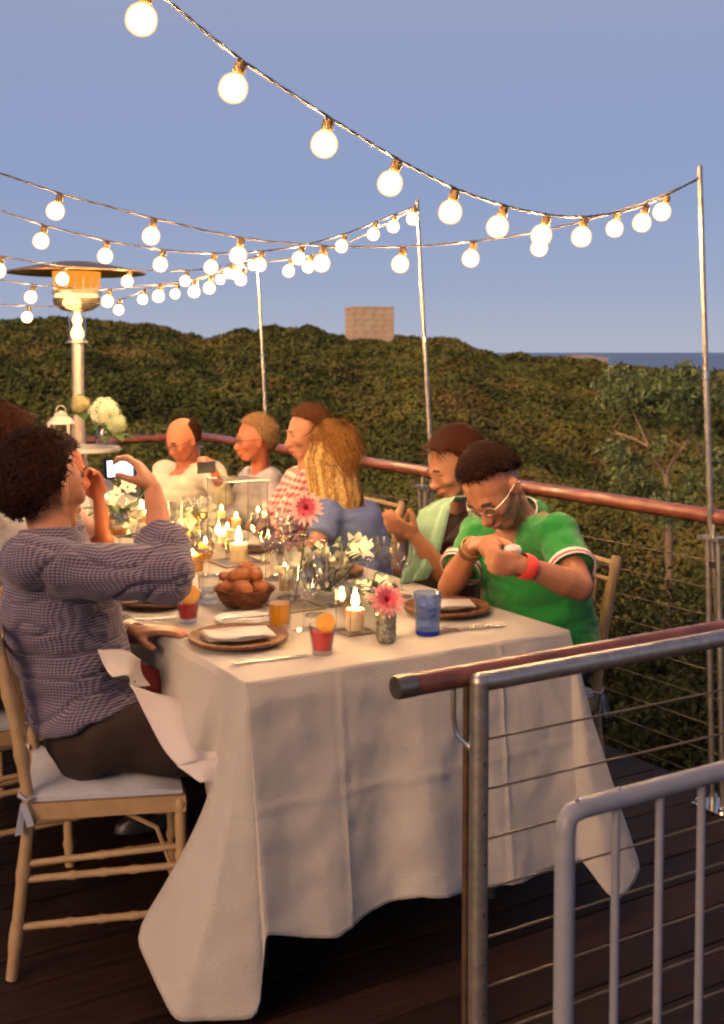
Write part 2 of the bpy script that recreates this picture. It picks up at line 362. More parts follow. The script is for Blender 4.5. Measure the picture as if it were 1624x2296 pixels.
lv = link('scrub_leaves', np_mesh('scrub_leaves', co, q, M_FOL, mi, False)); lv['kind'] = 'stuff'; lv['label'] = 'leaf sprays of the evergreen scrub on the hillside'
# tall bushes and branches that break the crest line
# pale sandy cliff where the land meets the sea
M_SAND = mat('pale sand', (.62, .42, .30), .9, 0, .12, .3, .3, 2)
s = MB(); pts = []
for i in range(15):
    t = i/14; u = 1270+95*t; v = 799 - 4.2*math.sin(math.pi*t**.8) + 3*t
    p = W(u, v, 180); pts += [p, W(u-3, 826, 172), p+Vector((0, 14, -.4))]
fs = []
for i in range(14): fs += [(3*i, 3*i+1, 3*i+4, 3*i+3), (3*i+2, 3*i, 3*i+3, 3*i+5)]
s.add(pts, fs); struct(s.build('sand_cliff', M_SAND))

# ruined stone blockhouse on the hill
M_STONE = [mat('rendered stone %s' % k, c, .9, 0, .2, 1.5, .5, 5) for k, c in (('warm', (.60, .44, .27)), ('pale', (.62, .47, .31)), ('brown', (.585, .425, .26)))]
bx0 = W(781, 750, 84); bx1 = W(876, 750, 84); top = W(800, 690, 84).z; bw = bx1.x-bx0.x; zb = bx0.z-1.4
th = thing('blockhouse', 'square flat-topped stone blockhouse standing on the hill crest', 'building', ((bx0.x+bx1.x)/2, 85.4, zb))
D_ = 2.9
s = MB(); c = Vector(((bx0.x+bx1.x)/2, 84+D_/2+.12, (zb+top)/2)); yaw = R(12); ax = (Vector((math.cos(yaw), math.sin(yaw), 0)), Vector((-math.sin(yaw), math.cos(yaw), 0)), Z)
s.box(c, (bw-.3, D_-.3, top-zb-.1), ax); s.build('wall', M_STONE[2], th, False)
rows = 8; hh = (top-zb)/rows; cols = 4
stone_me = {}
for i in range(rows):
    for j in range(cols):
        for side in range(4):
            L = bw if side % 2 == 0 else D_
            n = cols if side % 2 == 0 else 3
            if j >= n: continue
            w = L/n; off = (w/2 if i % 2 else 0)
            p = -L/2 + w*(j+.5) + off*.5 - w*.12
            lo = random.uniform(-.01, .02)
            if i == rows-1 and random.random() < .15: continue
            nrm = [-ax[1], ax[0], ax[1], -ax[0]][side]; tg = [ax[0], ax[1], -ax[0], -ax[1]][side]; dist = (D_ if side % 2 == 0 else bw)/2 - .16
            key = (side % 2, random.randrange(3), 0 if i < 3 else 1)
            if key not in stone_me:
                b_ = MB(); b_.box((0, 0, 0), (w*.992, .3, hh*.985)); stone_me[key] = b_.mesh('stone', M_STONE[(1 if key[2] == 0 else key[1] % 3)], None, False)
            o = link('stone', stone_me[key], th)
            o.location = c + nrm*(dist+lo) + tg*max(-L/2+w/2, min(L/2-w/2, p)) + Z*(-(top-zb)/2 + hh*(i+.5)) - th.location
            o.rotation_euler.z = math.atan2(tg.y, tg.x)
s = MB(); s.box(c+Z*((top-zb)/2+.03), (bw+.04, D_+.04, .12), ax); s.build('coping', M_STONE[0], th, False)

# gnarled pale-barked tree past the railing
M_BARK = mat('pale bark', (.22, .165, .11), .85, 0, .3, 12, .5, 40)
M_TLEAF = [mat('tree leaf light', (.13, .17, .055), .6, 0, .25, 3), mat('tree leaf dark', (.06, .09, .026), .6, 0, .25, 3), mat('tree leaf grey green', (.15, .185, .085), .6, 0, .2, 3)]
base = W(1500, 1210, 7.2); base.z = float(ground_z(np.array([base.x]), np.array([7.2]))[0])
th = thing('tree', 'small gnarled tree with pale forked branches behind the right end of the far railing', 'tree', base)
D0 = 7.2
def br(s, pts, r): s.tube([W(u, v, D0+d) for u, v, d in pts], [r*.55*(1-.55*i/(len(pts)-1)) for i in range(len(pts))], 8)
s = MB(); s.tube([base, W(1501, 1180, D0), W(1499, 1110, D0), W(1492, 1062, D0)], [.036, .025, .022, .019], 9); s.build('trunk', M_BARK, th)
limbs = [([(1492, 1066, 0), (1470, 1030, -.05), (1452, 1000, -.1), (1425, 985, -.05), (1380, 968, .05)], .022), ([(1494, 1064, 0), (1512, 1030, .1), (1545, 985, .1), (1572, 935, .15), (1580, 880, .1), (1560, 830, 0)], .022),
         ([(1456, 1004, -.1), (1432, 950, 0), (1412, 905, .05), (1400, 850, .1)], .017), ([(1412, 912, .05), (1392, 935, 0), (1375, 962, -.05)], .011), ([(1425, 985, -.05), (1398, 978, 0), (1370, 970, .1)], .011),
         ([(1530, 1003, .1), (1500, 985, .2), (1478, 970, .25), (1465, 930, .2)], .011), ([(1570, 940, .15), (1540, 880, .2), (1515, 850, .1)], .011), ([(1575, 900, .1), (1600, 860, 0), (1612, 840, -.1)], .011)]
for p, r0 in limbs:
    s = MB(); br(s, p, r0); s.build('limb', M_BARK, th)
clumps = [(1395, 835, .16), (1420, 850, .14), (1440, 860, .12), (1365, 855, .12), (1505, 850, .16), (1530, 830, .16), (1555, 850, .17), (1580, 870, .15), (1480, 880, .12), (1540, 890, .13), (1400, 890, .12), (1430, 910, .1), (1605, 900, .12),
          (1470, 950, .1), (1390, 1040, .13), (1375, 1010, .1), (1410, 1075, .12), (1440, 1040, .09), (1560, 960, .11), (1480, 1000, .08), (1590, 1030, .14), (1610, 1080, .12), (1400, 1100, .1), (1560, 1075, .09), (1520, 920, .09), (1450, 800+20, .06), (1385, 805, .07), (1540, 805, .08), (1500, 1125, .10), (1468, 1095, .10), (1535, 1110, .10), (1490, 1160, .1), (1450, 1130, .1), (1545, 1150, .11)]
Ps = []
for u, v, r0 in clumps:
    v = v+28 if v < 870 else v; c = np.array(W(u, v, D0+random.uniform(-.3, .3))); n = int(150*(r0/.12)**2)
    d = rng.normal(size=(n, 3)); d /= np.linalg.norm(d, axis=1)[:, None]; Ps.append(c + d*r0*(rng.random((n, 1))**.5)*np.array([1.15, 1.2, .9]))
P = np.concatenate(Ps); co, q = leaf_cloud(P, np.full(len(P), .021), None); co -= np.array(base)
lo = link('crown', np_mesh('crown', co, q, M_TLEAF, rng.choice([0, 0, 1, 1, 2], len(q)), False), th)

# ------------------------------------------------------------------ deck
DA0, DA1, DB0, DB1 = -5.5, 1.90, -3.6, 4.62
deck = struct(MB().box(T((DA0+DA1)/2, (DB0+DB1)/2, -.14), (DA1-DA0-.06, DB1-DB0-.06, .2), (A, B, Z)).build('deck', mat('deck joists', (.03, .02, .015), .9), None, False))
pw, gap = .137, .006; nb = int((DB1-DB0)/pw)
pm = []
for k in range(3):
    bb = MB(); L = DA1-DA0; bb.box((0, 0, 0), (L, pw-gap, .036)); pm.append(bb.mesh('plank', M_PLANK[k], None, False))
for i in range(nb):
    o = link('plank', random.choice(pm), deck); o.location = T((DA0+DA1)/2, DB0+pw*(i+.5), -.019+random.uniform(-.0015, .001)); o.rotation_euler.z = YAW
# fascia edge of the deck
s = MB(); s.box(T(DA1+.02, (DB0+DB1)/2, -.14), (.035, DB1-DB0+.1, .27), (A, B, Z)); s.build('fascia', M_PLANK[0], deck, False)
# a strip of mown grass below the deck
M_GRASS = mat('lawn', (.022, .05, .01), .9, 0, .4, 6)
n = 26000; aa = rng.uniform(2.0, 4.6, n); b2 = rng.uniform(-3, 4, n); px_ = O.x+A.x*aa+B.x*b2; py_ = O.y+A.y*aa+B.y*b2; pz = np.full(n, -.72) + .25*domes(px_, py_, 1.4, 2.2)
P = np.stack([px_, py_, pz+.03], -1)
co, q = leaf_cloud(P, np.full(n, .05), np.tile([0, 0, .4], (n, 1)), .8, aspect=.3)
g = link('grass', np_mesh('grass', co, q, [M_GRASS, M_FOL[0]], rng.integers(0, 2, n), False)); g['kind'] = 'stuff'; g['label'] = 'dark rough grass just below the deck edge'
s = MB(); s.add([T(1.96, -3.6, -.75), T(6, -3.6, -1.0), T(6, 5, -1.0), T(1.96, 5, -.75)], [(0, 1, 2, 3)]); struct(s.build('terrace', M_SOIL))
# bushes directly behind the railing, shade put into their leaf colours
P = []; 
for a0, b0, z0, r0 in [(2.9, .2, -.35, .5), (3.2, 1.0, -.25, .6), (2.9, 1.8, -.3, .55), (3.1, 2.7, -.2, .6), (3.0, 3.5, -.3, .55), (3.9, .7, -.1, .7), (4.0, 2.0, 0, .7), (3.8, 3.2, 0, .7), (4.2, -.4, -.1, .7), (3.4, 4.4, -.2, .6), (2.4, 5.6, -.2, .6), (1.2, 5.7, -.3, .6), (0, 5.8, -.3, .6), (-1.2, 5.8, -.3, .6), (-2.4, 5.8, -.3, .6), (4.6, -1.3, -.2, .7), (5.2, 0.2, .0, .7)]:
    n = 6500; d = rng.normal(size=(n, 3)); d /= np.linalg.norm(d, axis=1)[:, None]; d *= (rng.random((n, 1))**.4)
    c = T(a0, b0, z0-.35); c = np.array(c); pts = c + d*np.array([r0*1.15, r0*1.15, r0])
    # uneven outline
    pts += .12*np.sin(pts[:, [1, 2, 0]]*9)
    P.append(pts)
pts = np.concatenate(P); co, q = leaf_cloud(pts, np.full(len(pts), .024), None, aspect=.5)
g = link('undergrowth', np_mesh('undergrowth', co, q, [mat('deep-shade leaf', (.028, .034, .010), .6, 0, .3, 2, spec=.2), mat('mid-shade leaf', (.042, .052, .014), .7, 0, .3, 2, spec=.2)], rng.choice([0, 0, 1], len(pts)), False)); g['kind'] = 'stuff'; g['label'] = 'leafy undergrowth in shade-darkened colour just outside the deck railing'

# ------------------------------------------------------------------ railings
RA = 1.81; HZ = .95
def handrail(s, p0, p1, rx, rz):
    d = (p1-p0).normalized(); x = d.cross(Z).normalized()
    s.loft([(p0, x, Z, rx, rz), (p1, x, Z, rx, rz)], 16)
def rail_post(b, a=RA, lean=0.0, top=HZ-.035):
    s = MB()
    p0 = T(a, b); p1 = T(a, b, top) + Vector((-lean, 0, 0))
    for o in (-.017, .017): s.box((p0+p1)/2 + (B if a == RA else A)*o, (.012, .012, 1), None)  # placeholder replaced below
    return s
far = thing('deck_railing', 'long far railing with round red-brown wooden handrail and steel cables behind the seated guests', 'railing', T(RA, 0))
s = MB(); handrail(s, T(RA, -.87, HZ), T(RA, 4.48, HZ), .030, .026); s.build('handrail', M_WOODRAIL, far)
POSTB = [-.79, .277, 1.94, 3.6, 4.48]
for b in POSTB:
    s = MB(); l = Vector((-.03, 0, 0))
    for o in (-.022, .022):
        q0 = T(RA, b+o, 0); q1 = T(RA, b+o, HZ-.07)+l
        s.tube([q0, q1], .010, 8)
    s.box(T(RA, b, HZ-.065)+l, (.05, .09, .012), (A, B, Z)); s.tube([T(RA, b, HZ-.065)+l, T(RA, b, HZ-.02)+l*.9], .008, 8)
    s.build('post', M_GALV, far)
    s = MB(); s.box(T(RA, b, .006), (.11, .13, .012), (A, B, Z))
    for i in (-1, 1):
        for j in (-1, 1): s.lathe([(.012, 0), (.012, .012), (.006, .018)], T(RA+.035*i, b+.048*j, .012), 8)
    s.build('base_plate', M_STEEL, far)
for k in range(9):
    z = .09+.09*k; s = MB(); pts = []
    for i in range(len(POSTB)-1):
        b0, b1 = POSTB[i], POSTB[i+1]
        for t in (0, .5): pts.append(T(RA, b0+(b1-b0)*t, z - (.004 if t else 0))+Vector((-.03*z, 0, 0)))
    pts.append(T(RA, POSTB[-1], z)); s.tube(pts, .0022, 6); s.build('cable', M_CABLE, far)
end = thing('deck_railing', 'short railing across the far end of the deck behind the patio heater', 'railing', T(RA, 4.48))
s = MB(); handrail(s, T(RA-.03, 4.48, HZ), T(-4.5, 4.48, HZ), .030, .026); s.build('handrail', M_WOODRAIL, end)
for a in (1.0, -.3, -1.6, -2.9, -4.2):
    s = MB()
    for o in (-.022, .022): s.tube([T(a+o, 4.48), T(a+o, 4.48, HZ-.03)], .010, 8)
    s.build('post', M_GALV, end)
    s = MB(); s.box(T(a, 4.48, .006), (.13, .11, .012), (A, B, Z)); s.build('base_plate', M_STEEL, end)
for k in range(9):
    s = MB(); s.tube([T(RA, 4.48, .09+.09*k), T(-4.5, 4.48, .09+.09*k)], .0022, 6); s.build('cable', M_CABLE, end)

# near railing: galvanised pipe frame with a wooden grab rail on brackets
NB = -.79; NZ = .925
near = thing('guard_railing', 'galvanised pipe railing with steel cables in the right foreground', 'railing', T(.05, NB))
a0 = (G(1075, 1530, NZ)-O).dot(A); NB = (G(1075, 1530, NZ)-O).dot(B)
s = MB(); s.tube([T(a0, NB, NZ), T(2.6, NB, NZ)], .0165, 16); s.build('top_pipe', M_GALV, near)
s = MB(); s.tube([T(a0, NB, 0), T(a0, NB, NZ)], .0165, 16); s.ell(T(a0, NB, NZ), .0168, (A, B, Z)); s.build('post', M_GALV, near)
s = MB(); s.tube([T(a0-.009, NB+.024, 0), T(a0-.009, NB+.024, NZ-.01)], .006, 12); s.build('brace_post', mat('rusty steel', (.085, .05, .028), .6, .5, .4, 40), near)
s = MB(); s.tube([T(1.72, NB, 0), T(1.72, NB, NZ-.016)], .0165, 14); s.build('post', M_GALV, near)
s = MB()
for zz in [NZ-.1-.0865*k for k in range(10)]:
    s.ell(T(a0, NB, zz-.035)-B*.0150, (.0035, .004, .0035), (A, B, Z), 8, 6)
s.build('cable_hole', M_BLACK, near)
for k in range(10):
    zz = NZ-.1-.0865*k
    if zz < .03: break
    s = MB(); s.tube([T(a0, NB, zz), T(.9, NB, zz-.004), T(1.72, NB, zz), T(2.6, NB, zz)], .0021, 6); s.build('cable', M_CABLE, near)
s = MB(); s.box(T(a0, NB, .005), (.1, .1, .01), (A, B, Z)); s.build('base_plate', M_STEEL, near)
hr = thing('grab_rail', 'round polished wooden grab rail ending bluntly beside the galvanised pipe', 'railing', T(a0, NB+.06, NZ))
pe = G(893, 1541, NZ+.005); eb = (pe-O).dot(B); ea = (pe-O).dot(A)
s = MB(); s.tube([T(ea+.025, eb, NZ+.005), T(2.6, eb, NZ+.005)], .0195, 18); s.build('rail', M_WOODRAIL, hr)
s = MB(); s.tube([T(ea-.006, eb, NZ+.005), T(ea-.002, eb, NZ+.005), T(ea+.028, eb, NZ+.005)], [.0185, .0202, .0202], 18); s.build('end_cap', mat('end cap', (.2, .17, .14), .3, .8), hr)
for a in (a0-.03, 1.6):
    s = MB(); P0 = T(a, eb, NZ-.015); s.tube([P0, P0-Z*.05-B*.0, P0-Z*.08+A*.006, P0-Z*.1+A*.02-B*.02, T(a0 if a < 1 else a+.12, NB+.02, NZ-.12)], .0045, 8); s.build('bracket', M_STEEL, hr)

# painted gate in the foreground
gz = .84; g0 = G(1268, 1822, gz); gb = (g0-O).dot(B); ga = (g0-O).dot(A)
gate = thing('stair_gate', 'pale grey painted metal gate with round vertical bars at the bottom right', 'gate', T(ga, gb))
s = MB(); r = .0145; s.tube([T(ga, gb, 0), T(ga, gb, gz-.03), T(ga+.003, gb, gz-.012), T(ga+.012, gb, gz-.003), T(ga+.03, gb, gz), T(1.4, gb, gz)], r, 16); s.build('frame', M_PAINT, gate)
s = MB(); s.tube([T(ga, gb, .12), T(1.4, gb, .12)], .011, 12); s.build('bottom_rail', M_PAINT, gate)
for i in range(1, 13):
    uu = 1372 + 99.5*(i-1); pp = G(uu, 1780-22*(i-1), gz); a = ga + .008 + .087*i
    s = MB(); s.tube([T(a, gb, .12), T(a, gb, gz-.005)], .0063, 10); s.build('bar', M_PAINT, gate)
s = MB(); s.ell(T(ga+.02, gb, gz+.014), (.004, .004, .003)); s.ell(T(ga+.1, gb, gz+.014), (.004, .004, .003)); s.build('weld', M_PAINT, gate)

# ------------------------------------------------------------------ light poles and string lights
TOPS = {}
for key, (bb, ut, vt, ub, vb, lab) in {'r': (.277, 1569, 372, 1594, 1175, 'tallest-looking thin steel light pole near the right edge'), 'm': (1.94, 935, 447, 964, 985, 'thin steel light pole rising behind the brown-haired woman in the mint scarf'), 'l': (3.6, 577, 570, 597, 960, 'thin steel light pole rising behind the short-haired blonde woman')}.items():
    p = T(RA+.02, bb); d = p.y; tp = W(ut, vt, d); mid = W(ub, vb, d); lo = Vector((p.x+.01, p.y, .25))
    th = thing('light_pole', lab, 'pole', lo, 'poles carrying the string lights')
    s = MB(); m2 = mid.lerp(tp, .42); s.tube([lo, mid, m2], .0105, 10); s.build('lower_tube', M_GALV, th)
    s = MB(); s.tube([m2, tp], .0085, 10); s.build('upper_tube', M_GALV, th)
    s = MB(); s.tube([m2-Z*.012, m2+Z*.012], .0125, 10); s.build('coupler', M_STEEL, th)
    s = MB()
    for z in (.35, .8): 
        q0 = lo.lerp(mid, (z-lo.z)/(mid.z-lo.z)); s.box(q0, (.03, .035, .02), (A, B, Z))
    s.build('clamp', M_STEEL, th); TOPS[key] = (tp, d)
sock = MB().lathe([(.0, .0), (.008, .0), (.0110, -.004), (.0118, -.008), (.0118, -.022), (.0100, -.027)], (0, 0, 0), 12).mesh('socket', M_SOCKET)
bulbm = MB().lathe([(.009, -.024), (.015, -.028), (.0225, -.035), (.0265, -.044), (.0277, -.054), (.0260, -.064), (.0200, -.073), (.0108, -.0785), (.0, -.0800)], (0, 0, 0), 18).mesh('bulb', M_BULB)
def strand(label, p0, p1, ctrl, bulbs, ext=None):
    """p0/p1: plan (x,y) ends; ctrl: (u,v) points along the wire; bulbs: u of each socket. ext: further points off to the side, no frame needed"""
    a = Vector((p0[0], p0[1])); b = Vector((p1[0], p1[1])); dv = b-a
    def hit(u, v):
        r = ray(u, v); det = r.x*(-dv.y) + dv.x*r.y; t = (a.x*(-dv.y) + dv.x*a.y)/det
        return Vector((r.x*t, r.y*t, CAMH + r.z*t))
    P = [hit(u, v) for u, v in ctrl]
    if ext: P = [Vector(e) for e in ext[0]] + P
    # Catmull-Rom
    pts = []
    for i in range(len(P)-1):
        q0, q1, q2, q3 = P[max(i-1, 0)], P[i], P[i+1], P[min(i+2, len(P)-1)]
        for k in range(12):
            t = k/12; pts.append(.5*((2*q1)+(q2-q0)*t+(2*q0-5*q1+4*q2-q3)*t*t+(3*q1-q0-3*q2+q3)*t**3))
    pts.append(P[-1])
    th = thing('string_light', label, 'string lights', pts[0], 'strings of globe lights over the deck')
    s = MB(); tw = []
    for k in (0, 1):
        s.tube([p + Vector((0, 0, .0018)) * math.sin(i*1.3+k*math.pi) + Vector((0, .0018, 0))*math.cos(i*1.3+k*math.pi) for i, p in enumerate(pts)], .0022, 6)
    s.build('wire', M_WIRE, th)
    proj = [(CX+F_PX*q.x/((q.y*cp-(q.z-CAMH)*spn)), q) if q.y > .3 else (-1e9, q) for q in pts]
    for bu in bulbs:
        if isinstance(bu, tuple): q = Vector(bu)
        else:
            best = None
            for i in range(len(proj)-1):
                u0, u1 = proj[i][0], proj[i+1][0]
                if u0 > -1e8 and (u0-bu)*(u1-bu) <= 0 and u0 != u1: best = proj[i][1].lerp(proj[i+1][1], (bu-u0)/(u1-u0)); break
            if best is None: continue
            q = best
        so = link('socket', sock, th); so.location = q - th.location + Vector((0, 0, -.003)); so.rotation_euler = (random.uniform(-.10, .10), random.uniform(.16, .36), 0)
        bo = link('bulb', bulbm, so)
    return th
rt, mt, lt = TOPS['r'][0], TOPS['m'][0], TOPS['l'][0]
def along(P, n, t0=0): return [tuple(Vector(P[0]).lerp(Vector(P[1]), (i+.5)/n)) for i in range(n)]
e1 = [(-1.5, .55, 2.75), (-.9, 1.33, 2.38)]
strand('near string of big globe lights sweeping from the top left down to the right pole', (rt.x, rt.y), (-.36, 2.02),
       [(250, -85), (330, -36), (380, 4), (540, 133), (738, 263), (893, 357), (1020, 422), (1132, 461), (1226, 481), (1310, 486), (1385, 476), (1450, 458), (1510, 430), (1566, 400)],
       [332, 543, 738, 893, 1021, 1132, 1228, 1311, 1450, 1497, 1567] + along((e1[0], e1[1]), 4), ext=([e1[0], e1[1]], 0))
e2 = [(-3.6, 3.35, 2.35), (-2.4, 3.42, 2.0)]
strand('string of globe lights topmost at the left edge, crossing over to the right pole', (rt.x, rt.y), (-.94, 3.5),
       [(-120, 352), (0, 388), (137, 434), (345, 489), (542, 533), (728, 551), (905, 553), (1062, 541), (1226, 515), (1385, 474), (1480, 440), (1566, 402)],
       [137, 346, 542, 728, 905, 1064, 1218, 1386] + along((e2[0], e2[1]), 3), ext=([e2[0], e2[1]], 0))
e3 = [(-3.6, 3.3, 2.3), (-2.5, 3.6, 1.95)]
strand('string of globe lights second from the top at the left edge', (mt.x, mt.y), (-1.06, 3.95),
       [(-100, 440), (0, 471), (101, 505), (240, 539), (367, 560), (483, 568), (590, 563), (680, 550), (775, 524), (845, 497), (933, 462)],
       [101, 241, 367, 483, 590, 680, 775, 845, 888, 930] + along((e3[0], e3[1]), 3), ext=([e3[0], e3[1]], 0))
e4 = [(-3.7, 4.2, 2.2), (-2.6, 4.5, 1.9)]
strand('string of globe lights passing just above the heater reflector to the left pole', (lt.x, lt.y), (-1.25, 4.6),
       [(-90, 552), (0, 574), (146, 596), (292, 604), (420, 606), (500, 597), (577, 574)],
       [5, 146, 292, 421, 520, 548, 574] + along((e4[0], e4[1]), 3), ext=([e4[0], e4[1]], 0))
strand('string of globe lights passing behind the heater burner up to the middle pole', (mt.x, mt.y), (-1.6, 5.0),
       [(-90, 614), (0, 628), (110, 642), (240, 648), (330, 640), (430, 628), (520, 606), (600, 587), (690, 574), (800, 535), (933, 466)],
       [76, 247, 362, 440, 475, 547, 655, 700])
strand('lowest string of globe lights, bulbs nearly touching the hill skyline', (lt.x, lt.y), (-1.75, 5.5),
       [(-90, 682), (0, 683), (130, 687), (270, 671), (330, 647), (400, 637), (480, 612), (577, 576)],
       [66, 270, 326, 400, 500, 530])

# ------------------------------------------------------------------ patio heater
hy = 6.6; hc = W(172, 605, hy); hx = hc.x
M_HEAT = mat('heater metal', (.55, .47, .36), .35, .8)
th = thing('patio_heater', 'tall burning patio heater with a wide disc reflector at the left', 'heater', (hx, hy, 0))
def H(u, v): return W(u, v, hy)
rz = H(172, 606).z; rr_ = (H(325, 606).x-H(20, 606).x)/2
s = MB(); s.lathe([(0, .05), (.1, .045), (rr_*.6, .022), (rr_, -.012), (rr_, -.02), (rr_*.98, -.018), (rr_*.6, .008), (.08, .02), (0, .022)], (hx, hy, rz), 48); s.build('reflector', mat('reflector underside', (.30, .18, .09), .4, .8), th)
M_GLOW = emis('glowing emitter screen', (1, .30, .03), 1.1); M_GLOW2 = emis('burner fire', (1, .50, .12), 5.0)
zt, zb_ = rz-.01, H(172, 690).z; cr = .125
s = MB(); s.tube([(hx, hy, zt), (hx, hy, zt-.105)], [cr*1.08, cr], 28, False); s.build('emitter_screen', M_GLOW, th)
s = MB()
for k in range(18):
    t = 2*math.pi*k/18; s.box((hx+cr*1.03*math.cos(t), hy+cr*1.03*math.sin(t), zt-.055), (.006, .006, .1))
s.build('screen_rib', M_HEAT, th, False)
s = MB(); s.lathe([(cr*1.1, zt-.11), (cr*1.12, zt-.125), (cr*.9, zt-.128), (cr*.9, zt-.14), (cr*1.08, zt-.15), (cr*1.02, zt-.185), (cr*.7, zt-.215), (.045, zt-.225)], (hx, hy, 0), 28); s.build('burner_housing', M_HEAT, th)
s = MB(); s.tube([(hx, hy-.01, zt-.108), (hx, hy-.01, zt-.16)], [cr*.9, cr*.96], 20); s.ell((hx, hy-.1, zt-.17), (.06, .04, .045)); s.build('fire', M_GLOW2, th)
zc = H(172, 765).z
s = MB(); s.tube([(hx, hy, zt-.22), (hx, hy, zc)], .047, 20, False); s.build('glass_tube', M_GLASS, th)
s = MB(); s.lathe([(.012, zc), (.034, zc+.02), (.038, zc+.05), (.02, zc+.09), (.03, zc+.12), (.012, zc+.16), (.03, zc+.19), (.004, zc+.22)], (hx, hy, 0), 12); s.build('flame', emis('heater flame', (1, .55, .18), 5.5), th)
s = MB(); s.lathe([(.035, zc-.015), (.062, zc-.01), (.062, zc), (.05, zc+.006), (.035, zc+.004)], (hx, hy, 0), 24); s.build('collar', M_HEAT, th)
s = MB(); s.tube([(hx, hy, zc-.01), (hx, hy, zc-.45), (hx+.02, hy, .7)], .034, 16); s.build('pole', mat('brushed heater pole', (.66, .52, .38), .35, .75), th)
s = MB(); s.lathe([(.23, .0), (.23, .06), (.2, .07), (.2, .68), (.16, .74), (.035, .78)], (hx+.02, hy, 0), 28); s.build('gas_housing', M_HEAT, th)

# ------------------------------------------------------------------ side table with lantern and hydrangeas
sy = 6.1; tz = G(200, 1003, 1.0).z; tzz = W(200, 1003, sy).z; sc = W(175, 1003, sy)
th = thing('cocktail_table', 'small high table with a white cloth top in front of the patio heater', 'table', (sc.x, sy, 0))
s = MB(); s.lathe([(0, tzz), (.22, tzz), (.225, tzz-.012), (.22, tzz-.02), (0, tzz-.02)], (sc.x, sy, 0), 32); s.build('tabletop', M_LINEN, th)
s = MB(); s.tube([(sc.x, sy, tzz-.02), (sc.x, sy, .03)], .03, 12); s.build('stem', M_BLACK, th)
s = MB(); s.lathe([(.2, 0), (.2, .015), (.03, .03)], (sc.x, sy, 0), 24); s.build('base', M_BLACK, th)
lc = W(138, 1000, 6.0); lz = tzz+.001
th = thing('lantern', 'white metal lantern with a domed cap beside the heater pole', 'lantern', (lc.x, 6.0, lz))
s = MB(); s.box((lc.x, 6.0, lz+.01), (.115, .115, .02)); s.build('base', M_LANT, th, False)
for i in (-1, 1):
    for j in (-1, 1):
        s = MB(); s.box((lc.x+.05*i, 6+.05*j, lz+.075), (.012, .012, .11)); s.build('frame_bar', M_LANT, th, False)
s = MB(); s.box((lc.x, 6, lz+.075), (.094, .094, .108)); s.build('pane', M_GLASS, th, False)
s = MB(); s.lathe([(.072, lz+.13), (.066, lz+.142), (.05, lz+.16), (.034, lz+.168), (.034, lz+.182), (.014, lz+.19), (.01, lz+.197)], (lc.x, 6, 0), 20); s.build('cap', M_LANT, th)
s = MB(); s.tube([Vector((lc.x+.024*math.cos(t), 6, lz+.2+.024*math.sin(t))) for t in [i*math.pi/10 for i in range(21)]], .003, 6); s.build('handle', M_LANT, th)
vc = W(238, 1000, 6.05)
th = thing('flower_vase', 'clear round glass vase holding hydrangeas at the far end of the deck', 'vase', (vc.x, 6.05, lz))
s = MB(); s.lathe([(.04, 0), (.052, .02), (.052, .08), (.045, .1), (.043, .1), (.049, .08), (.049, .022), (.0, .008)], (vc.x, 6.05, lz), 20); s.build('glass', M_GLASS, th)
def hydr(c, r, label, mt_=M_HYD):
    th = thing('hydrangea', label, 'flower', c)
    s = MB(); c = Vector(c)
    for k in range(150):
        y = 1-2*(k+.5)/150; ph = k*2.399; q = math.sqrt(1-y*y); d = Vector((q*math.cos(ph), q*math.sin(ph), y)); x, yy = ortho(d)
        rr2 = r*(1+random.uniform(-.16, .08)); p = c+d*rr2
        for m in range(4):
            an = m*math.pi/2+k; e = x*math.cos(an)+yy*math.sin(an); f = d.cross(e)
            s.add([p, p+e*.010+f*.008+d*.003, p+e*.019, p+e*.010-f*.008+d*.003], [(0, 1, 2, 3)])
    s.build('floret', mt_, th)
    s = MB(); s.ell(c, r*.86); s.build('core', M_LEAF, th)
    s = MB(); s.tube([c, Vector((vc.x+random.uniform(-.02, .02), 6.05, lz+.02))], .003, 6); s.build('stem', M_LEAF, th)
    s = MB()
    for k in range(5):
        an = k*1.3; e = Vector((math.cos(an), math.sin(an), -.25)); f = e.cross(Z).normalized(); p = c-Z*r*.7
        s.add([p, p+e*.05+f*.03, p+e*.11-Z*.02, p+e*.05-f*.03], [(0, 1, 2, 3)])
    s.build('leaf', M_LEAF, th)
hydr(W(235, 925, 6.05), .078, 'large cream hydrangea head right of the heater pole')
hydr(W(262, 952, 6.0), .05, 'smaller pale green hydrangea head low on the right of the vase', mat('green floret', (.36, .40, .22), .7, 0, .2, 40))
hydr(W(180, 908, 6.1), .05, 'dried greenish hydrangea head behind the heater pole', mat('dry floret', (.30, .27, .13), .7, 0, .25, 40))

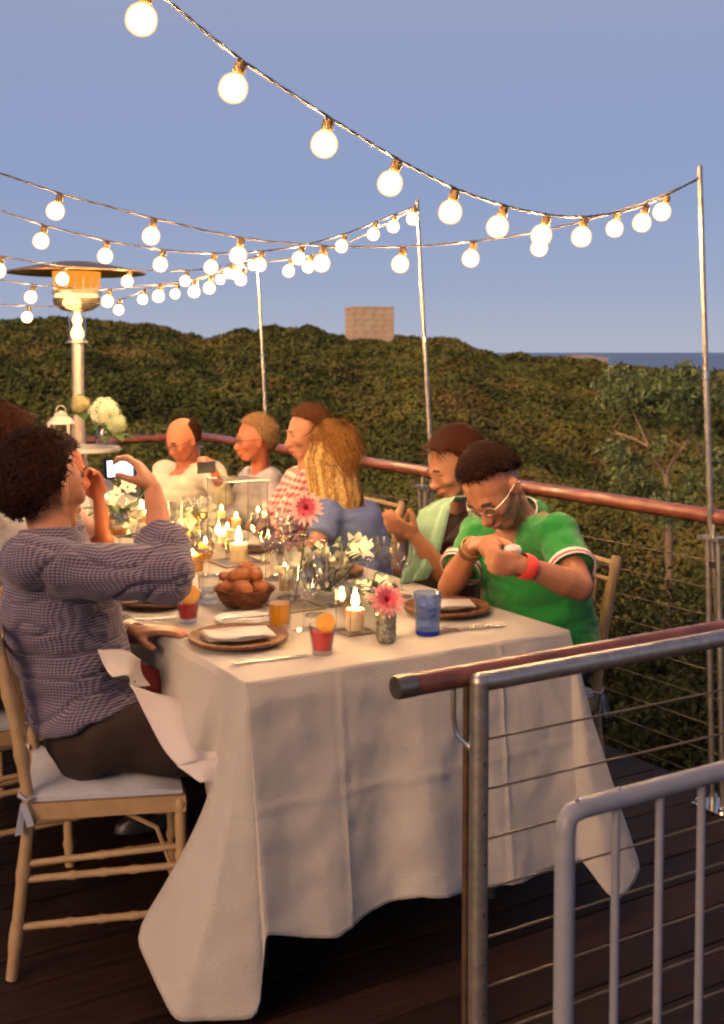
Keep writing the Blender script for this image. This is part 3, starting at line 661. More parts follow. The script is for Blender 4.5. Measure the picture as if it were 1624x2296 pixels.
# ------------------------------------------------------------------ chairs
def make_chair():
    th = thing('chiavari_chair', '', 'chair', (0, 0, 0), 'light wooden chairs around the dinner table')
    def knob(s, p0, p1, r, ks):
        n = 26; pts = [Vector(p0).lerp(Vector(p1), i/n) for i in range(n+1)]
        s.tube(pts, [r*(1+.28*any(abs(i/n-k) < .02 for k in ks)) for i in range(n+1)], 10)
    bx, fx, w0, w1 = -.19, .19, .17, .195
    for sg in (-1, 1):
        s = MB(); n = 30; pts = []
        for i in range(n+1):
            z = .90*i/n; x = bx - (.05*(1-min(z/.42, 1)) if z < .42 else -0) - (.085*((z-.42)/.48)**1.3 if z > .42 else 0)
            pts.append(Vector((x, sg*(w0), z)))
        s.tube(pts, [.0155*(1+.22*any(abs(i/n-k) < .02 for k in (.12, .3, .62, .8, .97))) for i in range(n+1)], 10); s.build('back_leg', M_CHAIR, th)
        s = MB(); knob(s, (fx+.012, sg*(w1+.004), 0), (fx, sg*w1, .44), .016, (.15, .4, .65, .95)); s.build('leg', M_CHAIR, th)
        for z, r in ((.13, .0095), (.25, .0095)):
            s = MB(); knob(s, (bx-.045*(1-z/.42), sg*w0, z), (fx+.005, sg*w1, z+.01), r, (.3, .5, .7)); s.build('stretcher', M_CHAIR, th)
        s = MB(); knob(s, (bx-.018, sg*w0, .29), (fx, sg*w1, .31), .0085, (.5,)); s.build('stretcher', M_CHAIR, th)
        s = MB(); s.tube([(fx-.02, sg*w1*.98, .25), (fx-.06, sg*w1*.95, .36), (fx-.15, sg*w1*.93, .41)], .006, 6); s.build('brace', M_CHAIR, th)
    for z in (.16, .28):
        s = MB(); s.tube([(fx+.005, -w1, z), (fx+.005, w1, z)], .009, 8); s.build('stretcher', M_CHAIR, th)
        s = MB(); s.tube([(bx-.025, -w0, z), (bx-.025, w0, z)], .009, 8); s.build('stretcher', M_CHAIR, th)
    s = MB(); n = 24
    pr = [(bx-.012, -w0-.012), (fx+.014, -w1-.016), (fx+.022, 0), (fx+.014, w1+.016), (bx-.012, w0+.012)]
    s.add([(x, y, .405) for x, y in pr]+[(x, y, .445) for x, y in pr], [(4, 3, 2, 1, 0), (5, 6, 7, 8, 9)]+[(i, (i+1) % 5, 5+(i+1) % 5, 5+i) for i in range(5)]); s.build('seat', M_CHAIR, th, False)
    # cushion, softly swollen and sagging
    s = MB(); nx_, ny_ = 14, 14; vs = []
    for lay in (0, 1):
        for i in range(nx_+1):
            for j in range(ny_+1):
                a = i/nx_*2-1; b = j/ny_*2-1; w = w0+(w1-w0)*(a+1)/2+.006
                e = (1-abs(a)**6)*(1-abs(b)**6); z = .448 + (.012+.020*e+.003*math.sin(a*9+b*4) if lay else .0)
                vs.append(Vector((a*.197, b*w, z)))
    m = (nx_+1)*(ny_+1); fs = []
    for i in range(nx_):
        for j in range(ny_):
            k = i*(ny_+1)+j; fs += [(m+k, m+k+ny_+1, m+k+ny_+2, m+k+1), (k, k+1, k+ny_+2, k+ny_+1)]
    for i in range(nx_):
        for j, d in ((0, 1), (ny_, 0)):
            k = i*(ny_+1)+j; q = (k, k+ny_+1, m+k+ny_+1, m+k); fs.append(q if d else q[::-1])
    for j in range(ny_):
        for i, d in ((0, 0), (nx_, 1)):
            k = i*(ny_+1)+j; q = (k, k+1, m+k+1, m+k); fs.append(q if d else q[::-1])
    s.add(vs, fs); cu = s.build('cushion', M_CUSH, th)
    for sg in (-1, 1):
        s = MB(); X = Vector((0, 1, 0))
        for L, dx in ((.075, -.01), (.055, .02)):
            p = Vector((bx-.02, sg*(w0+.02), .455)); s.add([p-X*.007, p+X*.007, p+Vector((dx, sg*.012, -L))+X*.011, p+Vector((dx-.004, sg*.012, -L))-X*.010, p+Vector((.014, 0, 0)), p+Vector((dx+.014, sg*.014, -L))], [(0, 1, 2, 3), (0, 4, 5, 3)])
        s.tube([(bx+.02, sg*(w0-.01), .465), (bx-.004, sg*(w0+.022), .46), (bx-.025, sg*(w0+.008), .468), (bx-.02, sg*(w0-.02), .472)], .008, 6, flat=.5)
        s.build('tie', M_CUSH, cu)
    for z in (.875, .82, .56):
        x = bx-.085*((z-.42)/.48)**1.3
        s = MB(); s.tube([(x, -w0, z), (x-.008, 0, z), (x, w0, z)], .0105 if z > .85 else .009, 8); s.build('back_rail', M_CHAIR, th)
    for j in range(6):
        y = -w0+2*w0*(j+.5+.5*0)/6; x0 = bx-.085*((.56-.42)/.48)**1.3-.006; x1 = bx-.085*((.82-.42)/.48)**1.3-.006
        s = MB(); knob(s, (x0, y, .56), (x1, y, .82), .0065, (.3, .7)); s.build('spindle', M_CHAIR, th)
    return th
ch = make_chair()
ch.scale = (.92, 1, .945); ch.location = (-.652, 2.885, 0); ch.rotation_euler.z = R(13)
ch['label'] = 'light wooden chair with white tied cushion under the man in the checked shirt'
def chair(loc, rz, label): return dup(ch, loc, rz, label)
AY = YAW
chair(T(-.30, 1.15), AY, 'wooden chair of the red-haired guest at the left edge')
chair(T(-.34, 1.78), AY, 'wooden chair of the guest in the pink blouse, hidden behind the man filming')
chair(T(1.19, .54), AY+math.pi-R(4), 'wooden chair behind the man in the green polo shirt')
chair(T(1.27, 1.02), AY+math.pi, 'wooden chair of the brown-haired woman in the mint scarf')
chair(W(800, 1300, 4.25).xy.to_3d(), AY+math.pi-R(42), 'wooden chair of the long-haired blonde woman in the blue top')
chair(T(1.33, 1.98), AY+math.pi, 'wooden chair of the man in the red checked shirt')
chair(T(1.33, 2.55), AY+math.pi, 'wooden chair of the short-haired blonde woman with glasses')
chair(T(1.15, 3.12), AY+math.pi, 'wooden chair of the balding man in the white shirt')

# ------------------------------------------------------------------ table and cloth
TW, TL, TZ = .93, 3.5, .75
th = thing('dining_table', 'long folding banquet table hidden under the ivory cloth', 'table', T(TW/2, TL/2))
s = MB(); s.box(T(TW/2, TL/2, TZ-.018), (TW-.012, TL-.012, .03), (A, B, Z)); s.build('tabletop', mat('plywood', (.35, .22, .12), .6), th, False)
for a in (.12, TW-.12):
    for b in (.17, 1.62, 1.88, TL-.2):
        s = MB(); s.tube([T(a, b, 0), T(a, b, TZ-.035)], .014, 10); s.build('leg', mat('dark steel leg', (.08, .075, .07), .4, .6), th)
def cloth():
    # one sheet: a gridded top and a skirt whose columns run round the edge; corners fall in long tails
    cols = []   # (top point, bottom point, fold amplitude)
    def col(a, b, p1, amp=.012, belly=0.0): cols.append((T(a, b, TZ+.004), Vector(p1), amp, belly))
    out = .03
    NF = 130
    # front side from left to right (b=0, outwards = -B)
    hem_f = [(0, .205), (.12, .165), (.2, .155), (.36, .19), (.44, .2), (.5, .19), (.62, .165), (.8, .15), (1, .16)]
    def interp(t, tb): 
        for (t0, v0), (t1, v1) in zip(tb, tb[1:]):
            if t <= t1: return v0+(v1-v0)*(t-t0)/(t1-t0)
        return tb[-1][1]
    for i in range(NF+1):
        t = i/NF; fold = .020*math.sin(t*21+.6)*(.4+.6*math.sin(t*3.1+.2)**2)+.012*math.sin(t*9)
        col(TW*t, 0, T(.012+(TW-.02)*t, -.055+fold, interp(t, hem_f)), .0)
    nfront = len(cols)
    # right corner tail, falling out to the right
    c0 = cols[-1][1]; tipA = Vector((.60, 2.90, .16)); tip = Vector((.655, 2.93, .045)); outr = Vector((.765, 3.03, .13)); back = T(TW+.05, .30, .2)
    TR = [(c0, .0), (Vector((.565, 2.955, .165)), .2), (tip, .45), (outr, .62), (T(TW+.13, .12, .16), .8), (back, 1.0)]
    def path(pts, t):
        for (p0, t0), (p1, t1) in zip(pts, pts[1:]):
            if t <= t1: return p0.lerp(p1, (t-t0)/(t1-t0))
        return pts[-1][0].copy()
    for i in range(1, 25):
        t = i/24; bb = max(0, (t-.6)/.4)*.30
        cols.append((T(TW, bb, TZ+.004), path(TR, t), 0, 0))
    for i in range(1, 61):   # right side, lifted by the guests' laps
        t = i/60; b = .30+(TL-.30)*t
        cols.append((T(TW, b, TZ+.004), T(TW+.045+.012*math.sin(t*50), b, .28+.1*math.sin(t*17)), 0, 0))
    for i in range(1, 25):
        t = i/24; cols.append((T(TW*(1-t), TL, TZ+.004), T(TW*(1-t), TL+.06+.015*math.sin(t*20), .2), 0, 0))
    for i in range(1, 81):   # left side
        t = i/80; b = TL-(TL-.16)*t
        zz = .50+.02*math.sin(t*25) if b > .5 else .50+.08*((.5-b)/.34)
        cols.append((T(0, b, TZ+.004), T(-.055+.015*math.sin(t*50), b, zz), 0, 0))
    # left corner tail reaching the floor
    c1 = cols[0][1]
    TLt = [(cols[-1][1], 0), (Vector((-.35, 2.70, .40)), .12), (Vector((-.535, 2.66, .11)), .28), (Vector((-.405, 2.47, .012)), .55), (Vector((-.225, 2.475, .022)), .86), (Vector((-.222, 2.50, .16)), .94), (c1, 1.0)]
    for i in range(1, 40):
        t = i/40; bb = .16*max(0, 1-t/.28)
        cols.append((T(0, bb, TZ+.004), path(TLt, t), 0, .52*math.sin(math.pi*min(1, t*1.1))**.5 if t < .9 else 0))
    n = len(cols)
    for it in range(2):     # soften the turns of the tails
        new = []
        for j in range(n):
            p0, p1, am, be = cols[j]; t_ = (p1-O); soft = j >= NF-2 and j < NF+26 or j > n-42 or j < 3
            if soft: q_ = (cols[j-1][1]+cols[(j+1) % n][1])*.5; p1 = p1.lerp(q_, .6)
            new.append((p0, p1, am, be))
        cols = new
    NR = 60; vs = []; fs = []
    for r in range(NR+1):
        t = r/NR
        for (p0, p1, am, be) in cols:
            d = p1-p0; tt = t
            e = 1-(1-tt)**2.2 if tt < .06 else 1
            q = p0 + Vector((d.x, d.y, 0))*(tt**(1.15+be)) + Z*(d.z*tt)
            # rounded shoulder at the table edge
            if t > 0: q += Vector((d.x, d.y, 0)).normalized()*.006*min(1, t*12)
            vs.append(q)
    # wrinkles
    out_vs = []
    for i, q in enumerate(vs):
        r = i//n
        if r == 0: out_vs.append(q); continue
        uu_ = (q-O).dot(A); w = noise.noise(Vector((q.x*9, q.y*9, q.z*2.2)))*.006*min(1, r/6) + noise.noise(Vector((q.x*15, q.y*15, q.z*13)))*.005*min(1, r/3) + noise.noise(Vector((q.x*34, q.y*34, q.z*22)))*.0016 + (.004*math.exp(-((uu_-.235)/.006)**2)+.004*math.exp(-((uu_-.70)/.006)**2)+.003*math.exp(-((q.z-.47)/.006)**2))*min(1, r/2)
        c = T(TW/2, TL/2); d = Vector((q.x-c.x, q.y-c.y, 0)); nn = -B if abs((q-O).dot(B)) < .12 else d.normalized()
        out_vs.append(q+nn*w)
    for r in range(NR):
        for j in range(n):
            k = (j+1) % n; fs.append((r*n+j, (r+1)*n+j, (r+1)*n+k, r*n+k))
    m = MB(); m.add(out_vs, fs); me = m.mesh('tablecloth', M_LINEN, O)
    o = link('tablecloth', me); o.location = O
    # top sheet
    m = MB(); na, nb_ = 40, 120; vs = []
    for i in range(na+1):
        for j in range(nb_+1):
            a = TW*i/na; b = TL*j/nb_; q = T(a, b, TZ+.004)
            ed = min(a, TW-a, b, TL-b); q.z += (.0012*noise.noise(q*7)+.0016*abs(math.sin(a/TW*math.pi*3))**30)*min(1, ed*20)
            vs.append(q)
    fs = [(i*(nb_+1)+j, (i+1)*(nb_+1)+j, (i+1)*(nb_+1)+j+1, i*(nb_+1)+j+1) for i in range(na) for j in range(nb_)]
    m.add(vs, fs)
    tp = link('cloth_top', m.mesh('cloth_top', M_LINEN, O), o)
    so = o.modifiers.new('thickness', 'SOLIDIFY'); so.thickness = .0012; so.offset = -1
    return o
tc_ = tag(cloth(), 'ivory linen tablecloth with corner tails falling to the floor', 'tablecloth')

# ------------------------------------------------------------------ table setting
TT = TZ+.0065
def flame(s, c, h=.03, r=.007, m=0): s.lathe([(0.0005, 0), (r*.8, h*.15), (r, h*.32), (r*.7, h*.6), (r*.25, h*.88), (0.0002, h)], c, 10, m)
def candle(c, r, h, label, fh=.03, group=None):
    c = Vector(c); th = thing('candle', label, 'candle', c, group)
    s = MB(); s.lathe([(r, 0), (r, h-.004), (r*.93, h), (r*.75, h-.004), (r*.2, h-.007), (0, h-.007)], c, 20); s.build('wax', M_WAX, th)
    s = MB(); s.tube([c+Z*(h-.008), c+Z*(h+.004), c+Vector((.001, 0, h+.008))], .001, 5); s.build('wick', M_BLACK, th)
    s = MB(); flame(s, c+Z*(h+.003), fh, fh*.24); s.build('flame', M_FLAME, th); return th
def glass_box(c, w, h, label, cat='candle holder', name='glass_holder', wall=.003, frame=None):
    c = Vector(c); th = thing(name, label, cat, c)
    def ring(q, z): return [c+A*(i*q)+B*(j*q)+Z*z for i, j in ((-1, -1), (1, -1), (1, 1), (-1, 1))]
    o, n = w/2, w/2-wall
    vs = ring(o, 0)+ring(o, h)+ring(n, h)+ring(n, .008)
    fs = [(3, 2, 1, 0), (12, 13, 14, 15)]
    for k in range(3): fs += [(k*4+i, k*4+(i+1) % 4, k*4+4+(i+1) % 4, k*4+4+i) for i in range(4)]
    s = MB(); s.add(vs, fs); s.build('glass', M_BOXGL, th, False)
    if frame:
        s = MB(); pts = ring(o+.001, h)
        for i in range(4): s.tube([pts[i], pts[(i+1) % 4]], frame, 6)
        s.build('rim', M_STEEL, th)
        s = MB(); pts = ring(o-.0005, 0)
        for i in range(4): s.tube([pts[i], pts[i]+Z*h], frame*.9, 6)
        s.build('edge', M_STEEL, th)
        s = MB(); pts = ring(o+.0012, .003)
        for i in range(4): s.tube([pts[i], pts[(i+1) % 4]], frame*1.6, 6)
        s.build('base_frame', mat('aged brass', (.30, .2, .1), .4, .7), th)
    return th
def tumbler(c, r0, r1, h, label, drink=None, level=.7, gm=None, cat='glass', name='tumbler', base=None):
    c = Vector(c); th = thing(name, label, cat, c); w = .0018
    s = MB(); s.lathe([(r0, 0), (r1, h), (r1-w, h), (r0-w, .009), (0, .009)], c, 28); s.build('glass', gm or M_GLASS, th)
    if base: s = MB(); s.lathe([(r0-.001, -.0002), (r0+.0008, .0002), (r0+.0012, .011), (0, .0112)], c, 28); s.build('base', base, th)
    if drink:
        q = r0+(r1-r0)*level; s = MB(); s.lathe([(0, .0118), (r0-w-.0008, .0118), (q-w-.0008, h*level), (0, h*level)], c, 24); s.build('drink', drink, th)
    return th
def wineglass(c, label, h=.19, r=.036, wine=None, lv=.4, group=None):
    c = Vector(c); th = thing('wine_glass', label, 'wine glass', c, group)
    b = h*.5; H_ = h-b; k = [(r*.28, b+.002), (r*.75, b+H_*.16), (r, b+H_*.42), (r*.95, b+H_*.7), (r*.82, h)]
    s = MB(); s.lathe([(r*.95, 0), (r*.9, .003), (.006, .008), (.0038, .02), (.0036, b-.012), (.007, b-.003)]+k+[(a-.0012, z) for a, z in k[::-1]]+[(0, b+.006)], c, 24); s.build('glass', M_GLASS, th)
    if wine: s = MB(); s.lathe([(0, b+.0075), (r*.7, b+H_*.17), (r*.95, b+H_*lv), (0, b+H_*lv)], c, 20); s.build('wine', wine, th)
    return th
def charger(c, r, label, napkin=True, rz=0.0, nlab=None, ns=(.15, .10)):
    c = Vector(c); th = thing('charger_plate', label, 'plate', c)
    s = MB(); s.lathe([(0, .004), (r*.68, .004), (r*.76, .010), (r*.97, .017), (r, .015), (r*.98, .011), (r*.76, .002), (r*.6, 0), (0, 0)], c, 48); s.build('plate', M_CHARGER, th)
    s = MB()
    for k in range(5):
        q = r*(.79+.045*k); s.tube([c+Vector((q*math.cos(t), q*math.sin(t), .0125+.0014*k)) for t in [i*2*math.pi/40 for i in range(41)]], .003, 6)
    s.build('rim_coil', M_CHARGER, th)
    if napkin:
        n = thing('napkin', nlab, 'napkin', c+Z*.02)
        X = Vector((math.cos(rz), math.sin(rz), 0)); Y = Vector((-math.sin(rz), math.cos(rz), 0))
        s = MB(); 
        for L in range(3):
            vs = []; m_ = 8
            for i in range(m_+1):
                for j in range(m_+1):
                    a = (i/m_-.5)*ns[0]*(1-.02*L); b = (j/m_-.5)*ns[1]*(1-.03*L); vs.append(c+X*a+Y*b+Z*(.0165+.0035*L+.004*abs(i/m_-.5)**2*8*.5+.0018*math.sin(i*1.2+L)))
            s.add(vs, [(i*9+j, (i+1)*9+j, (i+1)*9+j+1, i*9+j+1) for i in range(m_) for j in range(m_)])
        s.tube([c-X*ns[0]/2+Y*ns[1]/2*.9+Z*.022, c+Z*.025+Y*ns[1]*.45, c+X*ns[0]/2+Y*ns[1]/2*.9+Z*.022], .004, 6)
        s.build('cloth', M_NAPKIN, n)
def cutlery(c, d, kind, label, L=.2):
    c = Vector(c); d = Vector(d).normalized(); x = d.cross(Z).normalized(); th = thing(kind, label, kind, c); z = Z*.003
    hl = L*.48
    s = MB(); s.tube([c-d*L/2+z, c-d*(L/2-.01)+z, c-d*(L/2-hl*.6)+z, c-d*(L/2-hl)+z], [.003, .0062, .0055, .0035], 8, flat=.5); s.build('handle', M_STEEL, th)
    s = MB(); q = c-d*(L/2-hl)
    if kind == 'knife':
        s.add([q-x*.004+z, q+x*.008+z, q+d*(L-hl-.02)+x*.009+z, q+d*(L-hl)+x*.002+z, q+d*(L-hl)-x*.004+z]+[q-x*.004+z*.6, q+x*.008+z*.6, q+d*(L-hl-.02)+x*.009+z*.6, q+d*(L-hl)+x*.002+z*.6, q+d*(L-hl)-x*.004+z*.6], [(0, 1, 2, 3, 4), (9, 8, 7, 6, 5)]+[(i, 5+i, 5+(i+1) % 5, (i+1) % 5) for i in range(5)]); s.build('blade', M_STEEL, th)
    elif kind == 'fork':
        s.box(q+d*.03+z, (.06, .006, .0018), (d, x, Z)); s.box(q+d*.066+z, (.018, .022, .0018), (d, x, Z))
        for k in range(4): s.box(q+d*.094+x*(-.009+.006*k)+z*1.2, (.042, .0028, .0016), (d, x, Z))
        s.build('tines', M_STEEL, th)
    else:
        s.box(q+d*.03+z, (.06, .005, .002), (d, x, Z)); s.ell(q+d*.08+z, (.026, .017, .004), (d, x, Z)); s.build('bowl', M_STEEL, th)
def petal(s, p, d, up, L, w, curl=.25, m=0):
    f = d.cross(up).normalized(); n = 4; vs = []
    for i in range(n+1):
        t = i/n; q = p+d*(L*t)+up*(L*curl*math.sin(t*2.2)); ww = w*math.sin(math.pi*(.12+.83*t))**.8
        vs += [q-f*ww+up*ww*.25, q, q+f*ww+up*ww*.25]
    s.add(vs, [(3*i+k, 3*i+3+k, 3*i+4+k, 3*i+1+k) for i in range(n) for k in (0, 1)], m)
def dahlia(c, nrm, r, label, base, outer):
    c = Vector(c); nrm = Vector(nrm).normalized(); x, y = ortho(nrm); th = thing('dahlia', label, 'flower', c)
    for k, (rr2, tl, cnt, mt_) in enumerate(((1, .05, 16, outer), (.9, .35, 15, outer), (.74, .7, 13, M_PETALP), (.55, 1.1, 11, M_PETALP), (.36, 1.8, 9, M_PETALD), (.2, 3, 6, M_PETALD))):
        for i in range(cnt):
            s = MB(); a = 2*math.pi*(i+.5*(k % 2))/cnt+random.uniform(-.08, .08); d = (x*math.cos(a)+y*math.sin(a)+nrm*tl).normalized()
            petal(s, c+d*r*.06, d, (nrm-d*nrm.dot(d)).normalized(), r*rr2*random.uniform(.92, 1.08), r*.15, .15)
            s.build('petal', mt_, th)
    s = MB(); s.tube([c, c.lerp(base, .5)+Vector((.004, 0, -.004)), base], .0028, 6); s.build('stem', M_LEAF, th)
def bouquet(c, pts, label, leafn=30, spread=.1, r=.037):
    c = Vector(c); th = thing('bouquet', label, 'flowers', c)
    for (p, sc_) in pts:
        p = Vector(p); nrm = Vector((random.uniform(-.6, .6), random.uniform(-1, -.1), random.uniform(.2, .9))).normalized(); x, y = ortho(nrm); s = MB()
        for i in range(6):
            a = i*math.pi/3+random.uniform(-.15, .15); d = (x*math.cos(a)+y*math.sin(a)+nrm*.55).normalized(); petal(s, p, d, (nrm-d*nrm.dot(d)).normalized(), r*sc_*1.35, r*sc_*.42, -.1)
        fl = s.build('flower', M_PETALW, th)
        s = MB(); s.tube([p, p.lerp(c, .5)-Vector((0, 0, .005)), c+Vector((random.uniform(-.015, .015), random.uniform(-.015, .015), .01))], .0022, 5)
        for i in range(4): s.tube([p, p+nrm*.018+x*random.uniform(-.006, .006)+y*random.uniform(-.006, .006)], .0008, 4)
        s.build('stem', M_LEAF, th)
    s = MB(); top_ = max(p[0].z if isinstance(p[0], Vector) else p[0][2] for p in pts)
    for i in range(leafn):
        a = random.random()*6.28; d = Vector((math.cos(a), math.sin(a), random.uniform(-.2, .7))).normalized(); p0 = c+Vector((0, 0, (top_-c.z)*random.uniform(.45, .85)))+d*spread*random.uniform(.05, .6)
        petal(s, p0, d, (Z-d*d.z).normalized(), random.uniform(.035, .07), .010, .2)
    s.build('leaf', M_LEAF, th)
def P_(u, v): return G(u, v, TT)

# place settings
charger(P_(535, 1440), .126, 'round woven charger plate nearest the front left corner of the table', True, R(20), 'folded white napkin on the charger plate nearest the front left table corner', (.17, .10))
charger(P_(352, 1352), .122, 'woven charger plate under the raised arm of the man in the checked shirt', True, R(40), 'white napkin on the charger plate under the raised checked sleeve', (.16, .11))
charger(P_(1002, 1372), .122, 'woven charger plate in front of the man in the green polo shirt', True, R(8), 'rolled white napkin on the charger plate before the man in green', (.15, .085))
charger(T(.76, .98, TT), .115, 'woven charger plate in front of the woman in the mint scarf', True, R(70), 'white napkin on the charger plate before the woman in the mint scarf')
charger(T(.76, 1.55, TT), .115, 'woven charger plate in front of the long-haired blonde woman', True, R(70), 'white napkin before the long-haired blonde woman')
charger(T(.17, 1.75, TT), .115, 'woven charger plate in front of the guest in the pink blouse', True, R(30), 'white napkin before the guest in the pink blouse')
charger(T(.76, 2.1, TT), .115, 'woven charger plate in front of the man in the red checked shirt', True, R(20), 'white napkin before the man in the red checked shirt')
charger(T(.74, 2.7, TT), .115, 'woven charger plate in front of the woman in the lilac grey shirt', True, R(20), 'white napkin before the woman in the lilac grey shirt')
k0, k1 = P_(522, 1491), P_(688, 1470)
cutlery(k0.lerp(k1, .5), k1-k0, 'knife', 'silver knife on the cloth in front of the nearest charger plate', (k1-k0).length)
k0, k1 = P_(1005, 1412), P_(1120, 1402)
cutlery(k0.lerp(k1, .4), k0-k1, 'spoon', 'silver spoon lying right of the blue glass', .15)
cutlery(k0.lerp(k1, .55)+Vector((0, -.02, 0)), k0-k1, 'fork', 'silver fork lying beside the spoon right of the blue glass', .16)
k0, k1 = P_(300, 1392), P_(400, 1385); cutlery(k0.lerp(k1, .3), k1-k0, 'knife', 'silver knife near the resting hand on the left table edge', .17)
# bread plate and butter knife
c = P_(545, 1392); th = thing('side_plate', 'small white side plate behind the nearest charger plate', 'plate', c)
s = MB(); s.lathe([(0, .003), (.045, .003), (.075, .010), (.0755, .008), (.045, 0), (0, 0)], c, 36); s.build('plate', M_CERAMIC, th)
cutlery(c+Vector((.01, -.01, .009)), Vector((.9, .35, 0)), 'knife', 'butter knife resting on the small white side plate', .14)
# drinks
c = P_(723, 1466); tumbler(c, .024, .033, .072, 'short tumbler of pink cocktail with an orange slice near the front table edge', M_PINKDR, .78)
th = thing('orange_slice', 'orange slice on the rim of the nearest pink cocktail', 'fruit', c+Z*.08)
s = MB(); q = c+Vector((.008, 0, .076)); s.tube([q-Vector((.3, -1, .25)).normalized()*.003, q+Vector((.3, -1, .25)).normalized()*.003], .023, 20); s.build('slice', M_ORANGE, th)
c = P_(422, 1394); tumbler(c, .024, .033, .065, 'short tumbler of red cocktail beside the resting hand on the left', M_PINKDR, .8)
th = thing('orange_slice', 'orange slice with a dark cherry on the red cocktail at the left', 'fruit', c+Z*.07)
s = MB(); q = c+Vector((.006, 0, .072)); s.tube([q-Vector((-.3, -1, .5)).normalized()*.003, q+Vector((-.3, -1, .5)).normalized()*.003], .027, 20); s.build('slice', M_ORANGE, th)
s = MB(); s.ell(q+Vector((-.028, -.01, .012)), .009); s.build('cherry', mat('dark cherry', (.06, .03, .02), .2), th)
c = P_(627, 1408); tumbler(c, .028, .031, .072, 'clear tumbler filled with amber drink behind the nearest charger plate', M_YELDR, .93)
c = P_(959, 1421); th = tumbler(c, .030, .0365, .108, 'pale blue water tumbler with ice and a cobalt base', M_WATER, .8, M_PALEBLUE, base=M_BLUEGL)
s = MB()
for i in range(7):
    a = i*2.3; s.box(c+Vector((.014*math.cos(a), .014*math.sin(a), .03+.0095*i)), (.016, .016, .014), (Vector((math.cos(a), math.sin(a), .2)).normalized(), Vector((-math.sin(a), math.cos(a), 0)), Vector((-.2*math.cos(a), -.2*math.sin(a), 1)).normalized()))
s.build('ice', mat('ice', (.75, .85, 1), .15, 0, 0, trans=.6, ior=1.3), th, False)
# near candle holder
c = P_(797, 1418); glass_box(c, .074, .115, 'small square glass holder with a lit pillar candle at the near end of the table', frame=.0016)
candle(c+Z*.009, .0235, .054, 'lit ivory pillar candle inside the small near square glass holder', .050)
# mottled vase and its dahlia
c = P_(866, 1440); th = thing('bud_vase', 'small mottled mercury glass vase at the near end of the table', 'vase', c)
s = MB(); pr = [(.020, 0), (.0225, .006)]
for k in range(9): pr.append((.0245+.0016*(k % 2), .012+.0075*k))
s.lathe(pr+[(.021, .08), (.019, .08), (.021, .07), (.02, .01), (0, .008)], c, 22); s.build('glass', M_MOSAIC, th)
dahlia(W(868, 1350, c.y-.01), (.05, -.9, .75), .046, 'pink dahlia with a dark centre in the small mottled vase', c+Z*.02, M_PETALPP)
# tall glass vase with pale dahlia
c = P_(662, 1362); glass_box(c, .125, .195, 'tall square glass vase left of centre holding lilies and a pale dahlia', 'vase', 'glass_vase', .003, .0014)
dahlia(W(688, 1142, c.y+.02), (-.1, -.95, .45), .050, 'large pale pink dahlia with a crimson centre held above the tall square vase', c+Z*.02, mat('blush petal', (.72, .40, .33), .6, 0, .1, sss=.1))
candle(P_(640, 1330)+Z*.01, .02, .06, 'small lit candle glowing behind the tall square vase', .026)
# bread basket
c = P_(548, 1358); th = thing('bread_basket', 'round wicker bread basket full of rolls on the table', 'basket', c)
s = MB(); s.lathe([(0, .002), (.05, .0), (.07, .02), (.083, .05), (.086, .055), (.080, .052), (.066, .024), (.045, .008), (0, .008)], c, 36); s.build('bowl', M_BASKET, th)
s = MB()
for k in range(7):
    q = .055+.0047*k; z = .006+.0075*k; s.tube([c+Vector(((q+.004*math.sin(i*.9+k*1.5))*math.cos(t), (q+.004*math.sin(i*.9+k*1.5))*math.sin(t), z)) for i, t in enumerate([i*2*math.pi/48 for i in range(49)])], .0035, 6)
s.build('weave', M_BASKET, th)
rolls = [(-.045, -.01, .055, .028), (.0, -.045, .058, .031), (.045, -.015, .056, .029), (-.02, .035, .06, .03), (.035, .035, .06, .028), (-.015, -.005, .088, .03), (.03, .005, .09, .027), (.0, .03, .105, .024), (-.05, .03, .075, .024)]
rl = ['left side of the basket', 'front of the basket, palest of the rolls', 'right side of the basket', 'back left of the basket', 'back right of the basket', 'centre of the heap', 'right of the heap centre', 'very top of the heap', 'top left of the heap']
for (x, y, z, r), l in zip(rolls, rl):
    o_ = c+Vector((x, y, z)); s = MB(); a = random.random()*3; X = Vector((math.cos(a), math.sin(a), .2)).normalized(); Yv = Z.cross(X).normalized()
    s.ell(o_, (r*1.25, r*.92, r*.78), (X, Yv, X.cross(Yv)), 18, 11)
    s.v = [tuple(Vector(p)+(Vector(p)-o_).normalized()*(.004*noise.noise(Vector(p)*45)-.0035*abs(math.sin((Vector(p)-o_).dot(X)*150))**6)) for p in s.v]
    me = s.mesh('bread_roll', M_BREAD, o_); o = link('bread_roll', me); o.location = o_; tag(o, 'crusty bread roll at the '+l, 'bread', 'rolls in the bread basket')
# lilies in a low glass cube
c = P_(738, 1340); glass_box(c, .082, .075, 'low square glass cube vase in the middle holding cream lilies', 'vase', 'glass_vase')
d = c.y; pts = []
for u, v in [(660, 1285), (685, 1262), (712, 1252), (738, 1248), (760, 1258), (800, 1232), (745, 1272), (720, 1285), (690, 1300), (770, 1280), (655, 1262), (705, 1270), (812, 1240)]:
    pts.append((W(u, v, d+random.uniform(-.07, .07)), random.uniform(.85, 1.2)))
bouquet(c+Z*.01, pts, 'cream lilies spilling from the low glass cube vase', 46, .13)
c = P_(840, 1372); c.y += .02
bouquet(c+Z*.005, [(W(855, 1318, c.y), .8), (W(838, 1330, c.y-.02), .7), (W(812, 1320, c.y+.03), .6)], 'small cream blossoms with leaves behind the pink dahlia', 22, .07)
